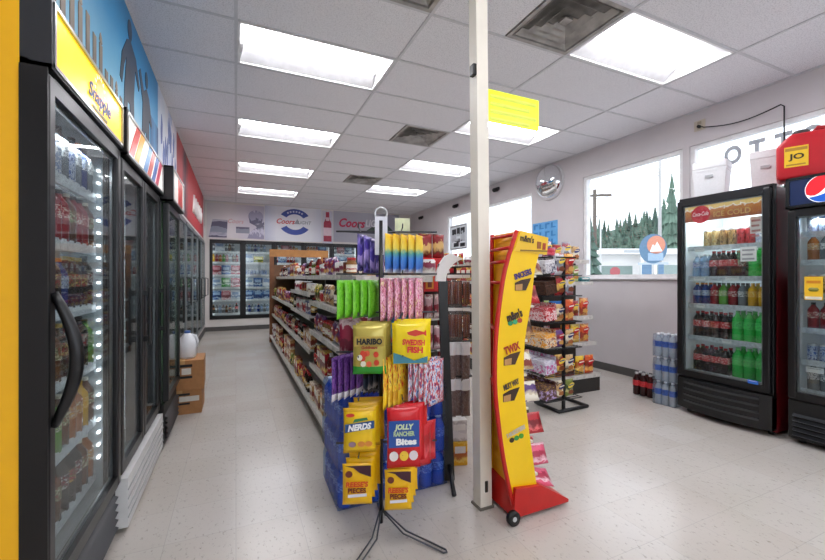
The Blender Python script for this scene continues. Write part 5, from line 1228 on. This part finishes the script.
for k, (x, y, z, c) in enumerate(((1.545, 1.67, .10, 3), (1.54, 1.80, .105, 1), (1.42, 1.81, .17, 1))):
    spawn(cb[c], (x, y, z), 0, f'{CB[c][0]} on the red foot of yellow display, {nth(k)} from near side', None, rot=(-1.0, .25, -.1))

# ------------------------------------------------------------------ black jerky stand with white curved header
js = thing('snack_stand', 'black upright snack stand with curved white header beside the white column', 'display stand', (1.185, 2.08, 0), -.35)
part('post', MB().add([(-.03, -.02, .02), (.03, -.02, .02), (.03, .02, .02), (-.03, .02, .02), (-.07, -.02, 1.33), (-.02, -.02, 1.33), (-.02, .02, 1.33), (-.07, .02, 1.33)], [(0, 3, 2, 1), (4, 5, 6, 7), (0, 1, 5, 4), (1, 2, 6, 5), (2, 3, 7, 6), (3, 0, 4, 7)]), BLACK, js)
for (a, b) in (((.0, -.17), 0), ((-.06, .14), 1)): part('foot', MB().tube([(0, 0, .12), (a[0]*.6, a[1]*.6, .05), (a[0], a[1], .014)], .013, 8), BLACK, js)
n = 9; cv = MB(); A_ = []; B_ = []
for k in range(n): a = k/(n-1)*1.35; A_.append((-.085+.16*(1-math.cos(a))*.7, 1.225+.15*math.sin(a)*1.15)); B_.append((-.025+.17*(1-math.cos(a))*.8, 1.225+.12*math.sin(a)*1.15))
cv.strip(A_, B_, -.03, .03); part('header', cv, plain('ecebe9', .5), js, label='curved white header')
for z in (1.27, 1.068, .86, .645): part('peg_bar', MB().tube([(-.03, .0, z), (.14, .0, z), (.14, .12, z)], .005, 6), BLACK, js)
stk = MB()
for k in range(4): stk.lathe([(.0045, 0), (.0055, .07), (.0045, .135)], 6, m=k % 2, cx=-.016+.0107*k, cy=.002*(k % 2), cz=.012)
sleeve = MB().bag(.046, .17, .016, nu=5, nv=6); top = MB().box(-.023, .023, -.004, .004, .17, .19)
SK = spec('meat_stick_bag', 'snack bag', 'clear bag of brown meat sticks', stk, [plain('8a4630', .35, 0, .2, 60), plain('6f3324', .35, 0, .2, 60)], [('clear_sleeve', sleeve, [glass('clear_sleeve', 'f0ecec', .4, .05, .03)], None), ('header_card', top, [plain('e9e6e4', .5)], None)], (.046, .016, .19))
POSN = ('left', 'middle', 'right')
for q, z in enumerate((1.075, .875)):
    for k in range(3): spawn(SK, loc2w((1.185, 2.08, 0), -.35, (.012+.046*k, -.01+.012*(k % 2), z)), -.35+.1*(k-1), f'clear bag of brown meat sticks, {POSN[k]} one on the {("upper", "lower")[q]} peg of the snack stand', 'meat stick bags')
DK = spec('snack_pouch', 'snack bag', 'long brown snack pouch with silver top', MB().bag(.06, .24, .025, ((.72, 0), (1, 1)), nu=5, nv=9), [pack(['4a332e', '7a6a68', '5f3f36', '8f8588'], 2.3), plain('dcdade', .3)], (), (.06, .025, .24))
for q, z in enumerate((.615, .40)):
    for k in range(3): spawn(DK, loc2w((1.185, 2.08, 0), -.35, (.01+.046*k, .0+.014*(k % 2), z)), -.35+.25*(k-1), f'long brown silver-topped snack pouch, {POSN[k]} one on the {("third", "lowest")[q]} peg of the snack stand', 'silver-topped snack pouches')
S['yellowbox'] = carton('yellow box', .1, .1, .16, pack(['e9b21c', 'f2d060', 'b5601c'])); spawn(S['yellowbox'], (1.37, 2.28, 0), -.3, 'yellow box on the floor behind the white column')
S['whitebox'] = carton('white sack', .11, .1, .14, pack(['d9d6d2', 'b9b2ac', 'e9e6e2'])); spawn(S['whitebox'], (1.365, 2.285, .161), -.25, 'pale box stacked on the yellow box behind the white column')

# ------------------------------------------------------------------ red floor stand at the shelving end
rs = thing('red_stand', 'red metal floor stand with red header box left of the black snack stand', 'display stand', (1.265, 2.475, 0), 0)
for x in (-.07, .07): part('post', MB().box(x-.013, x+.013, -.013, .013, 0, 1.38), plain('a8161f', .4), rs)
part('base', MB().box(-.085, .085, -.045, .045, .0, .03), plain('a8161f', .4), rs)
hb_ = part('header_box', MB().box(-.085, .085, -.05, .05, 1.15, 1.385, bev=.005), plain('c9161e', .4), rs)
part('orange_print', MB().box(-.07, -.01, -.053, -.049, 1.17, 1.27), plain('d98a2a', .5), hb_); part('dark_print', MB().box(-.055, -.025, -.055, -.053, 1.18, 1.26), plain('7a2a14', .5), hb_)
SLIM = spec('slim_snack_bag', 'snack bag', 'pale pink snack bag', MB().bag(.075, .17, .03, nu=5, nv=8), [pack(['c9a2a8', 'e6dcd8', '8a2f3c'])], (), (.075, .03, .17))
for q, z in enumerate((.3, .52, .74, .96)):
    part('tray', MB().box(-.08, .08, -.045, .045, z-.012, z), plain('c3bdb8', .5), rs)
    for k in range(2): spawn(SLIM, (1.265-.036+.074*k, 2.475-.03, z+.002), .15, f'pale pink snack bag, {("left", "right")[k]} one on the {nth(3-q)} tray down of the red stand', 'snack bags on the red stand')
TOPB = spec('snack_bag', 'snack bag', 'red and brown chip bag', MB().bag(.10, .17, .05, nu=5, nv=8), [pack(['8f1d22', '5a2a20', 'd9b06a'])], (), (.10, .05, .17))
for k in range(2): spawn(TOPB, (1.265-.05+.105*k, 2.475, 1.387), -.2+.3*k, f'red and brown chip bag standing on the red header box, {("left", "right")[k]} one', 'chip bags on the red header box')

# ------------------------------------------------------------------ second shelving by the windows
g2 = thing('shelving_unit', 'second double-sided shelving near the windows with dark base', 'shelving', (3.3, 3.1, 0))
L2 = 3.6; h2_ = .38
part('base', MB().box(-h2_, h2_, 0, L2, .002, .17), plain('2c2926', .6), g2); part('back_panel', MB().box(-.02, .02, .3, L2, .17, 1.42), PEG, g2); part('end_panel', MB().box(-h2_+.06, h2_-.06, .28, .30, .17, 1.42), PEG, g2)
for z in (.19, .53, .82, 1.2):
    shelf(g2, -h2_-.01, h2_+.01 if z < .6 else h2_-.04, .0 if z < .3 else .06, .28, z, 'y0')
    shelf(g2, -h2_, -.02, .31, L2, z, 'x0'); shelf(g2, .02, h2_, .31, L2, z, 'x1')
shelf(g2, -h2_+.1, h2_-.1, .06, L2, 1.44, 'y0')
S['bag_orange'] = pouch('orange snack bag', .13, .2, .06, [pack(['d9581c', 'f0b25a', '8f2a14'])]); S['bag_yellow'] = pouch('yellow snack bag', .13, .2, .06, [pack(['e9c02a', 'f6e08a', 'b5601c'])])
S['bag_silver'] = pouch('silver and red snack bag', .13, .2, .06, [pack(['d6d3d6', 'b03a4a', '8a8f9a'])]); S['bag_lime'] = pouch('pale green snack bag', .12, .18, .06, [pack(['9fb85a', 'd6e0a8', '5a7a2a'])])
S['box_sky'] = carton('bright blue carton', .13, .07, .17, plain('2f74c0', .4)); S['box_teal'] = carton('low teal box', .13, .1, .05, pack(['2f8a94', '9fd0d0', '1f5a60']))
for z, ks, nm in ((.195, ['bag_yellow', 'bag_orange', 'bag_snack', 'bag_yellow', 'bag_orange'], 'bottom'), (.535, ['bag_silver', 'bag_snack', 'bag_orange', 'bag_yellow', 'bag_orange'], 'second'), (.825, ['bag_lime', 'box_sky', 'box_sky', 'bag_snack', 'bag_orange'], 'third'), (1.205, ['box_teal', 'bag_silver', 'box_teal', 'bag_lime', 'box_teal'], 'fourth')):
    row(ks, (2.93, 3.115 if z < .3 else 3.18, z), (1, 0, 0), 0, f'{nm} shelf, window shelving end', 'left', .012, 'goods on the window shelving end', jitter=.0)
    ks2 = {'bottom': ['bag_snack', 'box_red', 'bag_tan'], 'second': ['box_brown', 'bag_snack', 'box_tan'], 'third': ['bag_snack', 'box_brown', 'bag_orange'], 'fourth': ['box_brown', 'box_red', 'bag_snack', 'can_brown']}[nm]
    row(ks2, (2.935, 4.4, z), (0, 1, 0), RZR, f'{nm} shelf along window shelving', 'near end', .012, 'goods along the window shelving', (2, 3), 2.2, .02)
row(['box_red', 'box_brown', 'bag_snack', 'tub', 'jar_coffee'], (3.0, 4.4, 1.445), (0, 1, 0), RZR, 'top of the window shelving', 'near end', .03, 'goods on top of the window shelving', (1, 2), 2.2, .02)
row(['bag_silver', 'bag_snack', 'bag_silver', 'bag_tan'], (3.02, 3.25, 1.445), (1, 0, 0), 0, 'top of the window shelving end', 'left', .01, 'goods on top of the window shelving')

# ------------------------------------------------------------------ black wire candy rack with floor frame
wr_ = thing('wire_display_rack', 'black wire rack of candy boxes with open rectangular floor frame', 'display rack', (2.62, 2.72, 0))
part('floor_frame', MB().tube([(.08, -.005, .018), (.45, .01, .018), (.45, .28, .018), (.08, .3, .018)], .018, 8, closed=True), BLACK, wr_)
for (x, y) in ((.16, .02), (.16, .3)): part('upright', MB().box(x-.012, x+.012, y-.012, y+.012, 0, 1.40), BLACK, wr_)
RZ = (.13, .36, .60, .84, 1.08, 1.27)
for z in RZ:
    m = MB(); 
    for k in range(9): m.box(-.10, .34, -.03+k*.045, -.026+k*.045, z-.006, z)
    m.tube([(-.1, -.03, z), (.34, -.03, z), (.34, .335, z), (-.1, .335, z)], .004, 6, closed=True); part('tray', m, BLACK, wr_)
BOXC = [('purple and brown candy box', ['4a2a4a', '6b4a2a', 'b5a0d0'], 'c9a24a'), ('white and violet candy box', ['dfdde6', 'b9b6cc', 'c04a8a'], 'e3e0ea'), ('orange-yellow and white candy box', ['f0a21a', 'efe6d2', 'a85a2a'], 'f2b53a'), ('red and white candy box', ['c3202c', 'efe2e0', 'e0505a'], 'b82a34'), ('dark brown candy box', ['2c1c18', '5a3a2a', '3a2a26'], '5a3a2a'), ('white crinkled candy box', ['e6e4e6', 'cfcace', '4a4a66'], 'efeef0')]
for q, z in enumerate(RZ):
    d, c, f = BOXC[q]
    sp_ = packbox(d, .19, .13, .15, pack(c, 2), pack([f, c[0], c[1]], 2)); 
    for k in range(2): spawn(sp_, (2.59, 2.785+.2*(1-k), z+.021), RZR, f'{d}, {("far", "near")[k]} one on the {nth(5-q)} tray down, black wire rack', 'candy boxes on the black wire rack', rot=(.13, 0, RZR))
    ks = [['bag_tan', 'bag_green'], ['bag_snack', 'bag_tan'], ['bag_purple', 'bag_tan'], ['bag_tan', 'bag_orange'], ['bag_snack', 'bag_silver'], ['bag_silver', 'bag_orange']][q]
    for k, kk in enumerate(ks):
        spawn(S[kk], (2.745+.115*k, 2.755, z+.004), .1, f'{S[kk]["desc"]}, {("left", "right")[k]} front one, {nth(5-q)} tray of black wire rack', 'pouches on the black wire rack')
RB = spec('ribbon_bag', 'snack bag', 'red and blue bag', MB().bag(.15, .1, .05, nu=5, nv=6), [pack(['c0243a', '2a2f66', 'e05a6a'])], (), (.15, .05, .1)); spawn(RB, (2.80, 2.93, 1.445), .1, 'dark red and navy bag topmost on the black wire rack, below the blue poster')
part('top_tray', MB().box(-.02, .3, .0, .33, 1.43, 1.442), BLACK, wr_)

# ------------------------------------------------------------------ cardboard boxes and jug by the narrow cooler
def kraft(loc, rz, w, d, h, label):
    t = thing('cardboard_box', label, 'cardboard box', loc, rz, 'brown cardboard boxes on the floor')
    part('body', MB().box(-w/2, w/2, -d/2, d/2, 0, h, bev=.003), KRAFT, t)
    part('tape', MB().box(-.025, .025, -d/2-.001, d/2+.001, h-.06, h+.001), plain('b98f5c', .4), t)
    p = MB(); p.box(-.02, .085, -d/2-.002, -d/2, h*.78, h*.87); p.box(-.02, .085, -d/2-.002, -d/2, h*.40, h*.48); part('black_print', p, BLACKM, t)
    part('white_print', MB().box(.0, w/2-.02 if h < .24 else .075, -d/2-.0025, -d/2, h*.53, h*.74), plain('d8d2c8', .5), t)
kraft((-.47, 4.285, 0), 0, .36, .36, .22, 'lower brown cardboard box on the floor by the narrow cooler'); kraft((-.455, 4.275, .221), .03, .36, .36, .27, 'upper brown cardboard box under the white jug')
jg = thing('plastic_jug', 'white plastic jug standing on the cardboard boxes', 'jug', (-.42, 4.25, .492), .2)
part('body', MB().lathe([(.07, 0), (.078, .02), (.078, .13), (.06, .19), (.03, .225), (.024, .235)], 16), plain('e4e6ea', .4), jg); part('cap', MB().lathe([(.026, .232), (.026, .255)], 14), plain('3f5f9a', .4), jg)
part('handle', MB().tube([(.03, 0, .215), (.07, 0, .2), (.088, 0, .15), (.078, 0, .1)], .012, 8), plain('e4e6ea', .4), jg)

# ------------------------------------------------------------------ light, sky, camera
w = bpy.data.worlds.new('sky'); bpy.context.scene.world = w; w.use_nodes = True
nt = w.node_tree; bg = nt.nodes['Background']; bg.inputs[0].default_value = (.93, .96, 1, 1); bg.inputs[1].default_value = 1.5
def area(name, loc, rot, sx, sy, e, col=(1, 1, 1)):
    d = bpy.data.lights.new(name, 'AREA'); d.shape = 'RECTANGLE'; d.size = sx; d.size_y = sy; d.energy = e; d.color = col
    o = bpy.data.objects.new(name, d); COL.objects.link(o); o.location = loc; o.rotation_euler = rot; return o
area('front_fill', (1.75, YF+.03, 1.7), (PI/2, 0, PI), 4.2, 1.7, 90, (.95, .98, 1))  # unseen fill lamp, added behind the camera to brighten the shop
cam = bpy.data.cameras.new('camera'); co = bpy.data.objects.new('camera', cam); COL.objects.link(co)
cam.sensor_width = 36; cam.lens = 36*391/825; cam.shift_y = -2/825; cam.clip_start = .05; cam.clip_end = 600
co.location = (0, 0, 1.245); co.rotation_euler = (PI/2, 0, math.radians(-24.3))
sc = bpy.context.scene; sc.camera = co
sc.view_settings.view_transform = 'Standard'; sc.view_settings.look = 'None'; sc.view_settings.exposure = .88
sc.cycles.use_denoising = True; sc.cycles.max_bounces = 10; sc.cycles.transparent_max_bounces = 24; sc.cycles.sample_clamp_indirect = 4
